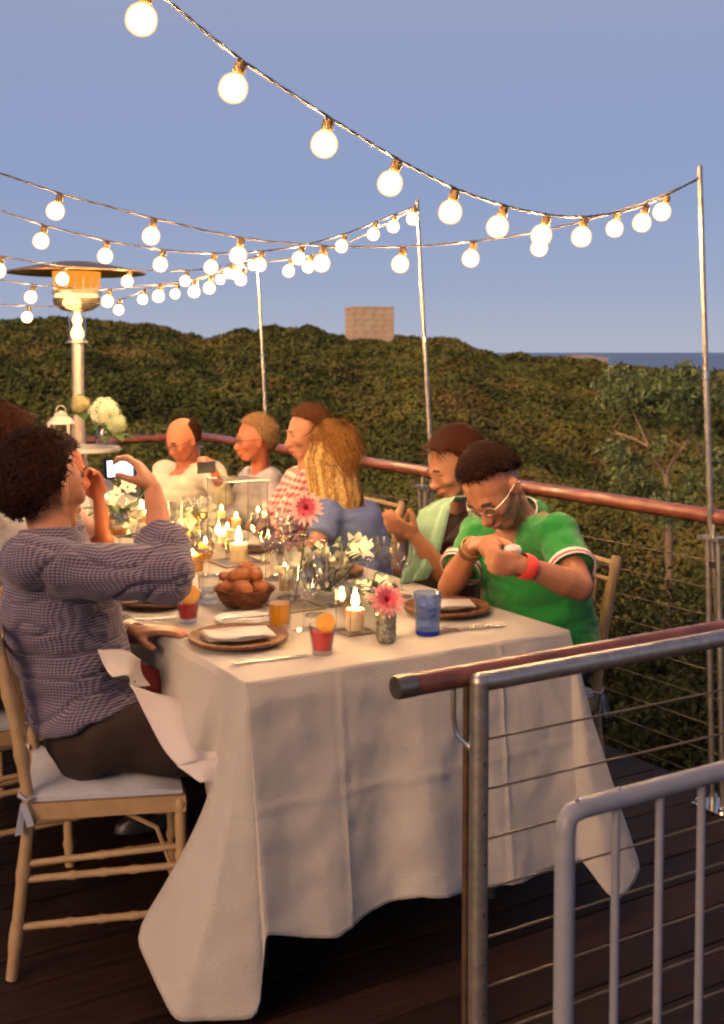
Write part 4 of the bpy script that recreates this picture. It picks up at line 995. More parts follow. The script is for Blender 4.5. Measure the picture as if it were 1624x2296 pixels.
# far square hurricanes
c = P_(533, 1262); glass_box(c, .155, .29, 'largest square glass hurricane at mid table with tall walls and lit candles', frame=.0018)
candle(c+A*.0-B*.01+Z*.009, .03, .06, 'brightest pillar candle inside the largest square hurricane', .055)
c2 = P_(425, 1232); glass_box(c2, .105, .17, 'medium square glass hurricane left of the largest one', frame=.0016)
c2 = T(.50, 2.42, TT); glass_box(c2, .12, .2, 'square glass hurricane at the far half of the table', frame=.0014)
candle(c2+Z*.009, .03, .08, 'lit pillar candle in the far square hurricane', .035)
for (u, v, lab) in [(497, 1148, 'upper left tealight seen through the largest hurricane'), (530, 1171, 'tealight seen straight above the brightest candle'), (510, 1193, 'tealight just left of the brightest candle'), (579, 1170, 'tealight seen at the right wall of the largest hurricane'), (602, 1215, 'tealight right of the largest hurricane'), (432, 1243, 'gold votive light near the filming man\'s cuff'), (318, 1136, 'tall bright candle under the raised phone'), (348, 1152, 'small candle right of the one under the raised phone'), (455, 1160, 'candle in front of the balding man')]:
    b = {1148: 2.35, 1171: 2.1, 1193: 1.85, 1170: 2.2, 1215: 1.65, 1243: 1.27, 1136: 2.3, 1152: 2.1, 1160: 2.2}[v]
    # the flame sits where the sight line meets the cross-line of the table at b
    r = ray(u, v); n = B; t = ((O+B*b)-Vector((0, 0, CAMH))).dot(n)/r.dot(n); p = Vector((0, 0, CAMH))+r*t
    h = max(.03, p.z-TT-.012); base_ = Vector((p.x, p.y, TT))
    if v in (1243,):
        tumbler(base_, .026, .032, .055, 'gold votive cup glowing beside the checked cuff', None, gm=M_AMBER, cat='candle holder', name='votive_cup'); h = .045
    candle(base_+Z*(.0095 if v == 1243 else 0), .021 if h > .06 else .02, h-(.0095 if v == 1243 else 0), lab, .036 if v == 1136 else .024)
# garland-like bouquets along the middle
bouquet(T(.40, 1.95, TT)+Z*.01, [(W(u, v, T(.4, 1.95).y), .9) for u, v in [(440, 1150), (462, 1135), (425, 1170), (470, 1170), (448, 1190), (480, 1205), (432, 1140)]], 'cream blossoms and foliage left of the largest hurricane', 50, .14)
bouquet(T(.47, 2.9, TT)+Z*.01, [(T(.47, 2.9, TT)+Vector((random.uniform(-.12, .12), random.uniform(-.08, .08), random.uniform(.1, .2))), .9) for k in range(8)], 'cream blossoms at the far end of the table', 36, .14)
bouquet(T(.2, 2.15, TT)+Z*.01, [(W(u, v, T(.2, 2.15).y), .8) for u, v in [(265, 1110), (285, 1095), (300, 1160), (260, 1150), (240, 1130)]], 'cream blossoms and leaves under the raised phone', 40, .12)
# more small lights and glasses down the table
for i, (a, b, l) in enumerate([(.42, 1.28, 'tealight beside the bread basket, nearest the woman in the mint scarf'), (.55, 1.5, 'tealight before the long-haired woman'), (.36, 1.62, 'tealight left of the table centre line at mid table'), (.58, 1.78, 'tealight before the man in the red check'), (.30, 2.0, 'tealight in front of the pink blouse guest'), (.62, 2.28, 'tealight before the lilac shirt, near the right cloth edge'), (.33, 2.5, 'tealight at the left of the far hurricane'), (.56, 2.7, 'tealight behind the far hurricane'), (.45, 3.2, 'farthest tealight of the table'), (.25, 2.85, 'tealight before the balding man'), (.68, 3.0, 'tealight at the far right corner of the table')]):
    c = T(a, b, TT); tumbler(c, .024, .03, .05, 'small votive cup around the '+l.split(',')[0], None, cat='candle holder', name='votive_cup', gm=M_AMBER); candle(c+Z*.0095, .018, .022+.008*(i % 3), l, .026)
for (a, b, l) in [(.60, 1.02, 'stemmed glass by the plate of the woman in the mint scarf'), (.66, 1.28, 'stemmed glass left of the mint scarf plate'), (.62, 1.7, 'stemmed glass of wine by the long-haired woman'), (.66, 1.9, 'empty stemmed glass by the red checked cuff'), (.62, 2.45, 'stemmed glass by the lilac grey sleeve'), (.6, 2.95, 'stemmed glass by the balding man'), (.28, 1.35, 'stemmed glass under the checked elbow'), (.24, 1.52, 'stemmed wine glass beyond the checked elbow'), (.22, 2.1, 'stemmed glass beyond the pink blouse plate'), (.3, 2.3, 'stemmed glass of wine by the phone'), (.25, 2.65, 'stemmed glass at the far left of the table'), (.48, .72, 'stemmed glass in the middle of the near end')]:
    wineglass(T(a, b, TT), l, random.uniform(.16, .2), random.uniform(.033, .038), M_WINE if 'wine' in l else None)
# wine glasses
wg = [((868, 1316), 'stemmed glass nearest the mint scarf', None), ((822, 1322), 'stemmed glass left of the one by the mint scarf', None), ((683, 1412), 'stemmed glass right of the amber drink', None), ((745, 1352+6), 'stemmed glass before the cream lilies', None), ((712, 1380), 'stemmed glass behind the nearest pink cocktail', None),
      ((455, 1330), 'stemmed glass left of the bread basket', M_WINE), ((470, 1292), 'stemmed glass behind the bread basket on the left', None), ((610, 1300), 'stemmed glass behind the bread basket on the right', None), ((400, 1300), 'stemmed glass beside the checked sleeve', None),
      ((585, 1262), 'stemmed glass right of the largest hurricane', None), ((270, 1262), 'stemmed glass of white wine beneath the filming man\'s phone arm', M_WINE), ((310, 1250), 'stemmed glass beside the white wine on the left', None), ((375, 1228), 'stemmed glass in front of the balding man', None), ((640, 1240), 'stemmed glass before the man in the red check', None), ((900, 1338), 'stemmed glass behind the blue tumbler', None)]
for (u, v), lab, w in wg: wineglass(P_(u, v), lab, random.uniform(.16, .19), random.uniform(.033, .037), w)
c = P_(775, 1352); tumbler(c, .028, .034, .09, 'clear water glass behind the near candle holder', M_WATER, .6)
c = P_(700, 1318); tumbler(c, .028, .034, .09, 'clear water glass left of the cube vase', M_WATER, .6)
c = P_(470, 1352); tumbler(c, .028, .034, .085, 'clear water glass left of the bread basket', M_WATER, .5)

# ------------------------------------------------------------------ people
def skin_mat(k, c): return mat('skin '+k, c, .5, 0, .10, 14, .12, 160, sss=.12, col2=tuple(x*1.08 for x in c))
SK_TAN, SK_FAIR, SK_RED = skin_mat('tan', (.37, .155, .078)), skin_mat('fair', (.38, .165, .085)), skin_mat('ruddy', (.40, .125, .06))
def hairm(k, c): return mat('hair '+k, c, .8, 0, .4, 90, .5, 220, spec=.12)
H_BROWN, H_DARK, H_AUB, H_BLOND, H_LBROWN, H_GREY = hairm('brown', (.030, .011, .006)), hairm('dark', (.020, .007, .004)), hairm('auburn', (.045, .012, .006)), hairm('blonde', (.24, .11, .028)), hairm('light brown', (.085, .032, .012)), hairm('sandy grey', (.22, .13, .06))
M_LIP = mat('lips', (.42, .12, .09), .45); M_BROW = mat('eyebrow', (.05, .025, .015), .8); M_EYE = mat('eye', (.55, .5, .45), .2); M_IRIS = mat('iris', (.03, .02, .015), .2)
M_FRAME = mat('dark spectacle frame', (.03, .02, .02), .3); M_SILFR = mat('silver spectacle frame', (.6, .55, .5), .3, .9)

def remesh(s, voxel, smooth, name, m, off, disp=None):
    me = s.mesh(name, m, off, True); o = bpy.data.objects.new('tmp', me); C.objects.link(o)
    md = o.modifiers.new('r', 'REMESH'); md.mode = 'VOXEL'; md.voxel_size = voxel; md.use_smooth_shade = True
    if smooth: sm = o.modifiers.new('s', 'SMOOTH'); sm.factor = .5; sm.iterations = smooth
    dg = bpy.context.evaluated_depsgraph_get(); dg.update()
    out = bpy.data.meshes.new_from_object(o.evaluated_get(dg)); bpy.data.objects.remove(o); out.name = name
    if disp:
        n = len(out.vertices); co = np.empty(n*3, np.float32); out.vertices.foreach_get('co', co); co = co.reshape(-1, 3)
        no = np.empty(n*3, np.float32); out.vertices.foreach_get('normal', no); no = no.reshape(-1, 3)
        d = np.array([disp(Vector(p)) for p in co.tolist()], np.float32); out.vertices.foreach_set('co', (co+no*d[:, None]).ravel()); out.update()
    out.polygons.foreach_set('use_smooth', [True]*len(out.polygons)); return out

def hand(s, w, d, pn, curl=.5, sc=1.0, thumb=1, spread=.0):
    """palm from wrist w along d; pn = direction the palm faces; thumb side = thumb * (d x pn)"""
    d = Vector(d).normalized(); pn = Vector(pn); pn = (pn-d*pn.dot(d)).normalized(); sd_ = d.cross(pn)*thumb
    L = .088*sc
    s.ell(w+d*L*.48, (L*.56, .040*sc, .0145*sc), (d, sd_, pn), 14, 9)
    s.bone(w, .021*sc, w+d*.03*sc, .022*sc, 10)
    for i, (off, ln) in enumerate(((.029, .072), (.010, .080), (-.010, .075), (-.028, .058))):
        b = w+d*L*(.9 if i in (1, 2) else .84)+sd_*off*sc; dd = (d+sd_*spread*(1.5-i)).normalized(); cu = curl*(1+.07*i); p = b; ang = cu*.55
        s.bone(w+d*L*.4+sd_*off*sc*.8, .0115*sc, b, .0098*sc, 8)
        for k, fr in enumerate((.45, .32, .23)):
            v = dd*math.cos(ang)+pn*math.sin(ang); q = p+v*ln*fr*sc; s.bone(p, (.0095-.0007*k)*sc, q, (.0088-.0008*k)*sc, 8); p = q; ang += cu*.9
    p = w+d*L*.22+sd_*.024*sc+pn*.004; v = (d*.72+sd_*.65+pn*(.25+.5*curl)).normalized(); q = p+v*.045*sc; s.bone(w+d*.02*sc+sd_*.01*sc, .015*sc, p, .0145*sc, 8); s.bone(p, .0135*sc, q, .011*sc, 8)
    v2 = (v+pn*.4*curl+d*.35-sd_*.25*curl).normalized(); s.bone(q, .011*sc, q+v2*.032*sc, .009*sc, 8)

def head_axes(look, up):
    X = Vector(look).normalized(); Y = Vector(up).cross(X).normalized(); return X, Y, X.cross(Y)
def add_head(s, c, look, up, sc=1.0, female=False, bald=False):
    X, Y, Q = head_axes(look, up); c = Vector(c)
    def q(x, y, z): return c+(X*x+Y*y+Q*z)*sc
    def e(x, y, z, rx, ry, rz, **k): s.ell(q(x, y, z), (rx*sc, ry*sc, rz*sc), (X, Y, Q), 20, 14)
    jw = .9 if female else 1.0
    e(-.012, 0, .030, .098, .077, .092); e(.022, 0, .0, .075, .066, .085); e(.022, 0, -.045, .062, .054*jw, .062)
    e(.050, 0, -.082, .036, .030*jw, .028); s.bone(q(.005, .045*jw, -.05), .016*sc, q(.055, .018, -.090), .017*sc); s.bone(q(.005, -.045*jw, -.05), .016*sc, q(.055, -.018, -.090), .017*sc)
    s.bone(q(.078, .030, .022), .0135*sc, q(.084, -.0, .020), .013*sc); s.bone(q(.078, -.030, .022), .0135*sc, q(.084, 0, .020), .013*sc)   # brow
    s.tube([q(.086, 0, .012), q(.096, 0, -.010), q(.110, 0, -.030), q(.104, 0, -.040), q(.09, 0, -.043)], [.008*sc, .009*sc, .0125*sc, .013*sc, .008*sc], 10)
    for k in (-1, 1):
        e(.098, .011*k, -.036, .011, .008, .008)
        e(.058, .038*k, -.022, .026, .024, .024)
        e(-.008, .077*k, -.010, .019, .009, .032); e(-.012, .083*k, .006, .014, .007, .014)
        s.tube([q(.066, .019*k, .004), q(.075, .034*k, .006), q(.064, .045*k, .002)], .009*sc, 8)   # lids
    s.tube([q(.080, .022, -.063), q(.091, .008, -.060), q(.0925, 0, -.0615), q(.091, -.008, -.060), q(.080, -.022, -.063)], [.004*sc, .0075*sc, .0075*sc, .0075*sc, .004*sc], 8)
    s.tube([q(.079, .02, -.067), q(.089, 0, -.071), q(.079, -.02, -.067)], [.004*sc, .0078*sc, .004*sc], 8)
    return q, (X, Y, Q)
def face_parts(th_, q, ax, sc, brow=M_BROW, lip=M_LIP, glasses=None):
    X, Y, Q = ax
    s = MB()
    for k in (-1, 1): s.tube([q(.089, .014*k, .025), q(.091, .028*k, .031), q(.079, .047*k, .024)], [.004*sc, .0055*sc, .003*sc], 8)
    s.build('eyebrow', brow, th_)
    for k in (-1, 1):
        s = MB(); s.ell(q(.0745, .031*k, .003), (.0095*sc, .012*sc, .0065*sc), ax, 12, 8); ey = s.build('eye', M_EYE, th_)
        s = MB(); s.ell(q(.0805, .031*k, .0015), (.0045*sc, .0055*sc, .0055*sc), ax, 10, 6); s.build('iris', M_IRIS, ey)
        s = MB(); s.tube([q(.077, .018*k, .006), q(.085, .031*k, .0105), q(.074, .045*k, .005)], .0032*sc, 6); s.build('eyelash', M_BROW, ey)
    s = MB(); s.tube([q(.083, .021, -.0635), q(.096, .007, -.060), q(.0965, 0, -.0615), q(.096, -.007, -.060), q(.083, -.021, -.0635)], [.003*sc, .005*sc, .005*sc, .005*sc, .003*sc], 8)
    s.tube([q(.082, .019, -.0665), q(.0935, 0, -.0705), q(.082, -.019, -.0665)], [.003*sc, .006*sc, .003*sc], 8); s.build('lips', lip, th_)
    if glasses:
        g = None
        for k in (-1, 1):
            s = MB(); n = 20; s.tube([q(.097-.010*abs(.020*math.cos(t)*k+.031*k)/.05, .031*k+.020*math.cos(t), .0+.0145*math.sin(t)) for t in [i*2*math.pi/n for i in range(n+1)]], .0017*sc, 6)
            s.tube([q(.088, .056*k, .006), q(.05, .079*k, .008), q(-.01, .086*k, .008), q(-.03, .084*k, -.01)], .0018*sc, 6)
            if k == 1: s.tube([q(.0985, .011, .004), q(.101, 0, .008), q(.0985, -.011, .004)], .0017*sc, 6)
            s.build('glasses', glasses, th_)
            s = MB(); s.ell(q(.096, .033*k, 0), (.0012*sc, .022*sc, .016*sc), ax, 14, 8); s.build('lens', M_GLASS, th_)
def hair_cap(th_, q, ax, sc, m, kind='short', thick=.016, strands=1600, slen=.035, seed=1, name='hair'):
    X, Y, Q = ax; s = MB(); s.ell((0, 0, 0), (1, 1, 1), None, 72, 48); vs = []; tips = []
    rx, ry, rz = .104, .083, .098
    for p in s.v:
        d = Vector(p)
        front = d.x
        if kind == 'bald': mk = sstep(np.array((-.02-front+.25*max(0, -d.z)))*3.2)*sstep(np.array((.80-d.z)*4))*sstep(np.array((d.z+.75)*4)) + .0
        elif kind == 'full': mk = sstep(np.array((d.z-.30-.5*max(0, front)**1.2+1.35*max(0, -front+.30))*4))
        elif kind == 'short': mk = sstep(np.array((d.z-.22-.5*max(0, front)**1.2*(1.1)+.95*max(0, -front+.12))*2.8))
        elif kind == 'bob': mk = sstep(np.array((d.z-.30-.42*max(0, front)+1.6*max(0, -front+.28))*4))
        else: mk = sstep(np.array((d.z-.34-.42*max(0, front)+1.7*max(0, -front+.22))*4))
        mk = float(mk)
        if kind in ('short', 'full', 'bob') and .02 < mk < .98: mk = max(0, min(1, mk+.35*noise.noise(d*11+Vector((seed, 2, 0)))))
        nz = noise.noise(d*3.2+Vector((seed, 0, 0)))*.35 + noise.noise(d*9+Vector((0, seed, 0)))*.28
        k = (mk*(thick*(1+nz*1.0)*(.30+.70*float(sstep(np.array(.75-front*1.2))))+.005*max(0, d.z)) - (1-mk)*.022)
        vs.append(q(-.012+d.x*(rx+k), d.y*(ry+k), .030+d.z*(rz+k)))
        if mk > .6: tips.append((vs[-1], (X*d.x+Y*d.y+Q*d.z)))
    s.v = [tuple(v) for v in vs]
    rs = random.Random(seed)
    cap = s
    st = MB(); back = -X
    for i in range(strands):
        p, n_ = rs.choice(tips); dn = (back*.5-Q*.9+Y*rs.uniform(-.06, .06)) if kind == 'long' else (back*.6-Q*.8+Y*rs.uniform(-.25, .25)+Vector((rs.uniform(-.15, .15),)*3)) if kind == 'bob' else (-X*.2+Vector((rs.uniform(-.8, .8), rs.uniform(-.8, .8), rs.uniform(-.9, .5))))
        t = (dn-n_*dn.dot(n_)); t = t.normalized() if t.length > .01 else X; L = slen*rs.uniform(.5, 1.2); f = n_.cross(t).normalized()*.0011*sc*1.3
        p = p+f*rs.uniform(-4, 4); lift = rs.uniform(.0, .16)*(kind != 'long')
        a, b, c_ = p-n_*.002, p+t*L*.5+n_*(.0035+lift*L*.3), p+t*L+n_*(lift*L*.45-.001)
        st.add([a-f, a+f, b+f, b-f, c_], [(0, 1, 2, 3), (3, 2, 4)])
    h = cap.build(name, m, th_); st.build('hair_strands', m, h); return h

def person(label, joints, skin, hair, top, trouser, head, face, cat='person', sleeves='short', glasses=None, hk='short', thick=.016, female=False, sc=.96, hands=(), voxel=.0065, topname='shirt', legs=None, girth=1.0, hstr=1500, slen=.035, hem=-.10, fat=0.0, fold=.0045, sleevecut=None, neckopen=0.0, brow=M_BROW, lip=M_LIP, seed=1):
    J = joints; P, N, Hc = J['pelvis'], J['neck'], J['head']
    th_ = thing('person', label, cat, (P.x, P.y, 0)); off = wloc(th_)
    sL, sR = J['shL'], J['shR']; right = (sR-sL).normalized(); spine = (N-P); up = spine.normalized(); fwd = up.cross(right).normalized()*1.0
    if fwd.dot(Vector(face)) < 0: fwd = -fwd
    Ls = spine.length; g = girth
    prof = [(-.10, .13, .10), (-.02, .168, .125), (.10, .17, .128), (.28, .150, .118), (.45, .15, .115), (.62, .166, .118), (.76, .170, .110), (.86, .150, .088), (.94, .10, .066), (1.0, .062, .056)]
    w = (sR-sL).length/.36
    def torso(s, inf, upto=1.0, lo=-.5):
        sl = []
        for t, a, b in prof:
            if t > upto: break
            if t < lo: continue
            ii = inf-(.03 if inf == 0 and t < .5 else 0); c = P+up*Ls*t - fwd*(.02*math.sin(math.pi*max(t, 0)))
            if t > .7: c = c + ((sL+sR)*.5-(P+up*Ls*.86)).project(right)*min(1, (t-.7)/.16)
            sl.append((c, right, fwd, a*w*g**(1 if t < .7 else .3)+ii, b*g+ii))
        s.loft(sl, 28)
    lk = .84 if female else .95
    class LS:
        def __init__(q_, s_): q_.s = s_
        def bone(q_, a_, ra, b_, rb, n=12): q_.s.bone(a_, ra*lk, b_, rb*lk, n)
        def tube(q_, p_, rr_, n=10): q_.s.tube(p_, [x_*lk for x_ in rr_], n)
    def arms(s, inf, part):
        s = LS(s); inf = inf/lk
        for k in ('L', 'R'):
            sh, el, wr = J['sh'+k], J['el'+k], J['wr'+k]; ch = P+up*Ls*.8
            s.bone(ch.lerp(sh, .45), .060*g+inf, sh, .054*g**.5+inf); 
            m1 = sh.lerp(el, .4)
            if part == 'body': s.bone(sh, .050, m1, .047*g**.4); s.bone(m1, .047*g**.4, el, .038); fm = el.lerp(wr, .3); s.bone(el, .038, fm, .041); s.bone(fm, .041, wr, .0255)
            elif part == 'short': e = sh.lerp(el, .62); s.bone(sh, .050+inf, m1, .050+inf); s.tube([m1, e], [.050+inf, .054+inf], 16)
            elif part == 'long': s.bone(sh, .052+inf, m1, .049+inf*1.2); s.bone(m1, .049+inf*1.2, el, .043+inf*1.5); s.bone(el, .043+inf*1.5, el.lerp(wr, .5), .042+inf); s.tube([el.lerp(wr, .5), el.lerp(wr, .93)], [.042+inf, .031+inf], 14)
            elif part == 'rolled': s.bone(sh, .052+inf, m1, .052+inf*1.2); s.bone(m1, .052+inf*1.2, el, .046+inf*1.8); s.tube([el, el.lerp(wr, .46)], [.046+inf*1.8, .048+inf*1.2], 16)
    # body
    s = MB(); torso(s, 0); arms(s, 0, 'body')
    nr = .050 if not female else .042
    s.bone(N-up*.05, nr*1.25, N.lerp(Hc, .45), nr); s.bone(N.lerp(Hc, .3), nr, Hc - head_axes(*head)[2]*.03 - head_axes(*head)[0]*.02, nr*.98)
    q, ax = add_head(s, Hc, head[0], head[1], sc, female)
    for k, kw in hands: hand(s, J['wr'+k], **kw)
    # legs
    fd = Vector(face); fd.z = 0; fd.normalize(); rt_ = Vector((fd.y, -fd.x, 0))
    lg = []
    for sg in (-1, 1):
        hp = P+rt_*sg*.09; kn = hp+fd*.40+rt_*sg*.05; kn.z = .50; an = kn+fd*(.02 if sg > 0 else -.08); an.z = .08
        if legs: kn, an = legs[0 if sg < 0 else 1]
        lg.append((hp, kn, an)); s.bone(hp, .078, kn, .055); s.bone(kn, .054, an, .036); s.bone(an, .036, an+fd*.13-Z*.035, .028)
    body = link('body', remesh(s, voxel, 3, 'body', skin, off), th_)
    # top
    s = MB(); torso(s, .012, .95-neckopen, hem); arms(s, .009+fat, sleeves)
    if sleeves == 'rolled' or sleeves == 'long' or sleeves == 'short': pass
    def wr_(p, sd_=seed):
        return fold*(.35-(1-min(1, abs(noise.noise(Vector((p.x*7, p.y*7+sd_, p.z*17)))*6)))**2) + .0015 + .010*noise.noise(Vector((p.x*7+sd_, p.y*7, p.z*16))) + .005*noise.noise(Vector((p.x*20, p.y*20+sd_, p.z*34))) - .001
    if sleeves != 'none' or True:
        tp = link(topname, remesh(s, voxel, 4, topname, top, off, wr_), th_)
    s = MB()
    s.loft([(P-up*.09, right, fwd, .13*g, .10*g), (P, right, fwd, .168*g, .128*g), (P+up*.07, right, fwd, .150*g, .116*g)], 24)
    for hp, kn, an in lg: s.bone(hp, .096, kn, .072); s.bone(kn, .064, an, .047)
    link('trousers', remesh(s, .010, 3, 'trousers', trouser, off, lambda p: .008*noise.noise(p*12)), th_)
    s = MB()
    for hp, kn, an in lg: s.loft([(an+fd*.04-Z*.045, rt_, fd, .045, .12), (an+fd*.04-Z*.02, rt_, fd, .042, .115), (an+fd*.015, rt_, fd, .036, .05)], 16)
    s.build('shoe', M_BLACK, th_)
    face_parts(th_, q, ax, sc, brow, lip, glasses)
    if hair: hair_cap(th_, q, ax, sc, hair, hk, thick, hstr, slen, seed)
    return th_, q, ax, off
def band(th_, p, d, r, wd, m, name):
    d = Vector(d).normalized(); s = MB(); n = 24; x, y = ortho(d)
    vs = [p+d*(wd*z)+(x*math.cos(2*math.pi*j/n)+y*math.sin(2*math.pi*j/n))*(r+(.0025 if abs(z) < .3 else 0)) for z in (-.5, -.25, .25, .5) for j in range(n)]
    s.add(vs, [(i*n+j, i*n+(j+1) % n, (i+1)*n+(j+1) % n, (i+1)*n+j) for i in range(3) for j in range(n)]); return s.build(name, m, th_)

M_CHECK = gingham('fine navy and white check', (.19, .15, .20), (.012, .010, .040), .0070)
M_REDCH = gingham('red gingham', (.50, .36, .33), (.25, .022, .022), .026)
M_GREEN = mat('green pique knit', (.006, .19, .026), .9, 0, .10, 9, .25, 260, sheen=.2)
M_WHITESH = mat('white shirt cotton', (.47, .43, .34), .9, 0, .05, 8, .2, 60)
M_LILAC = mat('lilac grey cotton', (.24, .22, .25), .9, 0, .08, 8, .2, 80)
M_BLUETOP = mat('dusty blue knit', (.12, .16, .31), .9, 0, .12, 5, .3, 140)
M_NAVY = mat('navy fabric', (.02, .025, .14), .9, 0, .2, 8)
M_DKBROWN = mat('dark brown knit', (.025, .010, .008), .9, 0, .2, 12, .3, 120)
M_MINT = mat('mint cotton gauze', (.24, .40, .25), .9, 0, .08, 7, .3, 90, sheen=.2)
M_TROU = mat('dark brown trouser twill', (.022, .011, .008), .9, 0, .2, 14, .3, 160)
M_PINKSH = mat('blush blouse cotton', (.45, .27, .23), .9, 0, .06, 8)
M_GREYSH = mat('pale grey shirt cotton', (.30, .28, .30), .9, 0, .08, 8)
M_DKRED = mat('dark red skirt', (.16, .012, .012), .9, 0, .15, 8)

# 1: man in the checked shirt, filming with his phone
J = dict(pelvis=Vector((-.665, 2.87, .55)), neck=W(108, 1200, 2.88), head=W(104, 1096, 2.90), shL=W(140, 1195, 3.06), shR=W(62, 1262, 2.70),
         elR=W(372, 1292, 2.80), wrR=W(345, 1100, 2.98), elL=W(190, 1400, 3.12), wrL=W(305, 1422, 2.98))
th1, q, ax, off = person('man in a fine checked shirt seated at the left, filming with a raised phone', J, SK_TAN, H_DARK, M_CHECK, M_TROU, ((.62, .78, .02), (-.06, 0, 1)), (1, .2, 0), sleeves='rolled', hk='full', thick=.024,
    hands=[('R', dict(d=W(312, 1042, 3.0)-J['wrR'], pn=(-.95, .1, -.1), curl=.75, sc=1.0, thumb=1)), ('L', dict(d=W(395, 1408, 2.95)-J['wrL'], pn=(0, 0, -1), curl=.25, sc=1.0, thumb=-1))],
    voxel=.0058, girth=1.06, hem=.0, fat=.005, fold=.010, hstr=3800, slen=.03, sc=1.0, legs=((Vector((-.27, 3.03, .50)), Vector((-.30, 3.05, .09))), (Vector((-.28, 2.83, .50)), Vector((-.33, 2.87, .09)))), seed=3)
# collar and turned-back cuff
s = MB(); N = J['neck']; u_ = (J['head']-N).normalized(); x, y = ortho(u_)
s.v = []; n = 28
for z, r in ((-.035, .078), (.012, .066), (.016, .070), (-.03, .092)):
    for j in range(n): a = 2*math.pi*j/n; s.v.append(tuple(N+u_*z+(x*math.cos(a)+y*math.sin(a))*r))
s.f = [(i*n+j, i*n+(j+1) % n, (i+1)*n+(j+1) % n, (i+1)*n+j) for i in range(3) for j in range(n)]; s.mi = [0]*len(s.f)
s.build('collar', M_CHECK, th1)
e, w_ = J['elR'], J['wrR']; dd = (w_-e).normalized(); s = MB()
x, y = ortho(dd); n = 28; s.v = []
for z, r in ((.095, .048), (.055, .068), (.085, .071), (.122, .062), (.124, .055), (.09, .048)):
    for j in range(n): a = 2*math.pi*j/n; s.v.append(tuple(e+dd*(z+.004*math.sin(3*a))+(x*math.cos(a)+y*math.sin(a))*(r+.003*math.sin(5*a+z*40))))
s.f = [(i*n+j, i*n+(j+1) % n, (i+1)*n+(j+1) % n, (i+1)*n+j) for i in range(5) for j in range(n)]; s.mi = [0]*len(s.f)
s.build('cuff', M_CHECK, th1)
dl = (J['wrL']-J['elL']).normalized(); s = MB(); s.bone(J['elL'], .056, J['elL'].lerp(J['wrL'], .62), .048, 16); s.build('sleeve', M_CHECK, th1)
for k in range(3): band(th1, J['wrL']-dl*(.006+.013*k), dl, .031+.001*k, .007, mat('beaded silver bracelet', (.6, .5, .42), .3, .6), 'bracelet')
# phone
c = W(270, 1050, 2.99); ph = thing('mobile_phone', 'phone with a bright screen held up sideways by the man in the checked shirt', 'phone', c)
fx_ = Vector((.985, .15, .05)).normalized(); n_ = (Vector((0, 0, CAMH))-c).normalized(); n_ = (n_-fx_*n_.dot(fx_)).normalized(); uz = n_.cross(fx_)*-1; uz = uz if uz.z > 0 else -uz
s = MB(); s.box(c-n_*.004, (.084, .052, .008), (fx_, uz, n_)); s.build('case', M_BLACK, ph, False)
M_SCR = emis('phone screen', (.86, .93, 1), 2.2)
nt = M_SCR.node_tree; tc_n = nt.nodes.new('ShaderNodeTexCoord'); sx = nt.nodes.new('ShaderNodeSeparateXYZ'); nt.links.new(tc_n.outputs['Object'], sx.inputs[0])
r_p = nt.nodes.new('ShaderNodeValToRGB'); mr = nt.nodes.new('ShaderNodeMapRange'); mr.inputs[1].default_value = -.035; mr.inputs[2].default_value = .035
nt.links.new(sx.outputs['X'], mr.inputs[0]); nt.links.new(mr.outputs[0], r_p.inputs[0])
r_p.color_ramp.elements[0].color = (.95, .95, 1, 1); r_p.color_ramp.elements[0].position = .9; r_p.color_ramp.elements[1].color = (.1, .38, .75, 1); r_p.color_ramp.elements[1].position = .98
nt.links.new(r_p.outputs[0], nt.nodes['Emission'].inputs[0])
s = MB(); s.box(c+n_*.0009, (.066, .042, .0012), (fx_, uz, n_)); s.build('screen', M_SCR, ph, False)

# 2: man in the green polo shirt
J = dict(pelvis=T(1.17, .40, .55), neck=W(1168, 1155, 3.36), head=W(1108, 1097, 3.24), shL=W(1250, 1200, 3.20), shR=W(1080, 1195, 3.52), elL=W(1302, 1318, 3.02), wrL=W(1172, 1268, 2.95), elR=W(1008, 1318, 3.36), wrR=W(1062, 1222, 3.13))
th2, q, ax, off = person('man in a green polo shirt with white-edged sleeves, bent over his hands at the right', J, SK_TAN, H_DARK, M_GREEN, M_TROU, ((-.44, -.56, -.70), (-.60, -.38, .72)), (-.857, -.515, 0), sleeves='short', glasses=M_SILFR, thick=.012,
    hands=[('L', dict(d=Vector((-.9, -.12, .12)), pn=(0, .95, .2), curl=1.75, sc=.93, thumb=-1)), ('R', dict(d=W(1118, 1205, 3.02)-J['wrR'], pn=(.1, .45, -.85), curl=1.5, sc=.93, thumb=1))], voxel=.0055, girth=1.14, fold=.0035, neckopen=.06, hstr=3500, slen=.024, seed=5, sc=.93,
    legs=((T(.75, .34, .50), T(.72, .34, .09)), (T(.75, .6, .50), T(.72, .6, .09))))
dl = (J['wrL']-J['elL']).normalized(); dr = (J['wrR']-J['elR']).normalized()
band(th2, J['wrL']-dl*.012, dl, .0315, .034, mat('coral red rubber', (.85, .07, .045), .4), 'watch')
band(th2, J['wrR']-dr*.012, dr, .0300, .012, mat('gold bracelet', (.55, .35, .1), .35, .7), 'bracelet'); band(th2, J['wrR']-dr*.034, dr, .0318, .014, mat('brown leather', (.12, .05, .02), .5), 'bracelet')
for k in ('L', 'R'):   # ribbed white and red sleeve edge
    sh, el = J['sh'+k], J['el'+k]; dd = (el-sh).normalized(); p = sh.lerp(el, .60)
    band(th2, p, dd, .0635, .012, mat('white knit trim', (.78, .7, .66), .8), 'sleeve_trim'); band(th2, p+dd*.009, dd, .0645, .006, mat('red knit trim', (.45, .05, .06), .8), 'sleeve_trim'); band(th2, p+dd*.015, dd, .0632, .006, MATS['white knit trim'], 'sleeve_trim')
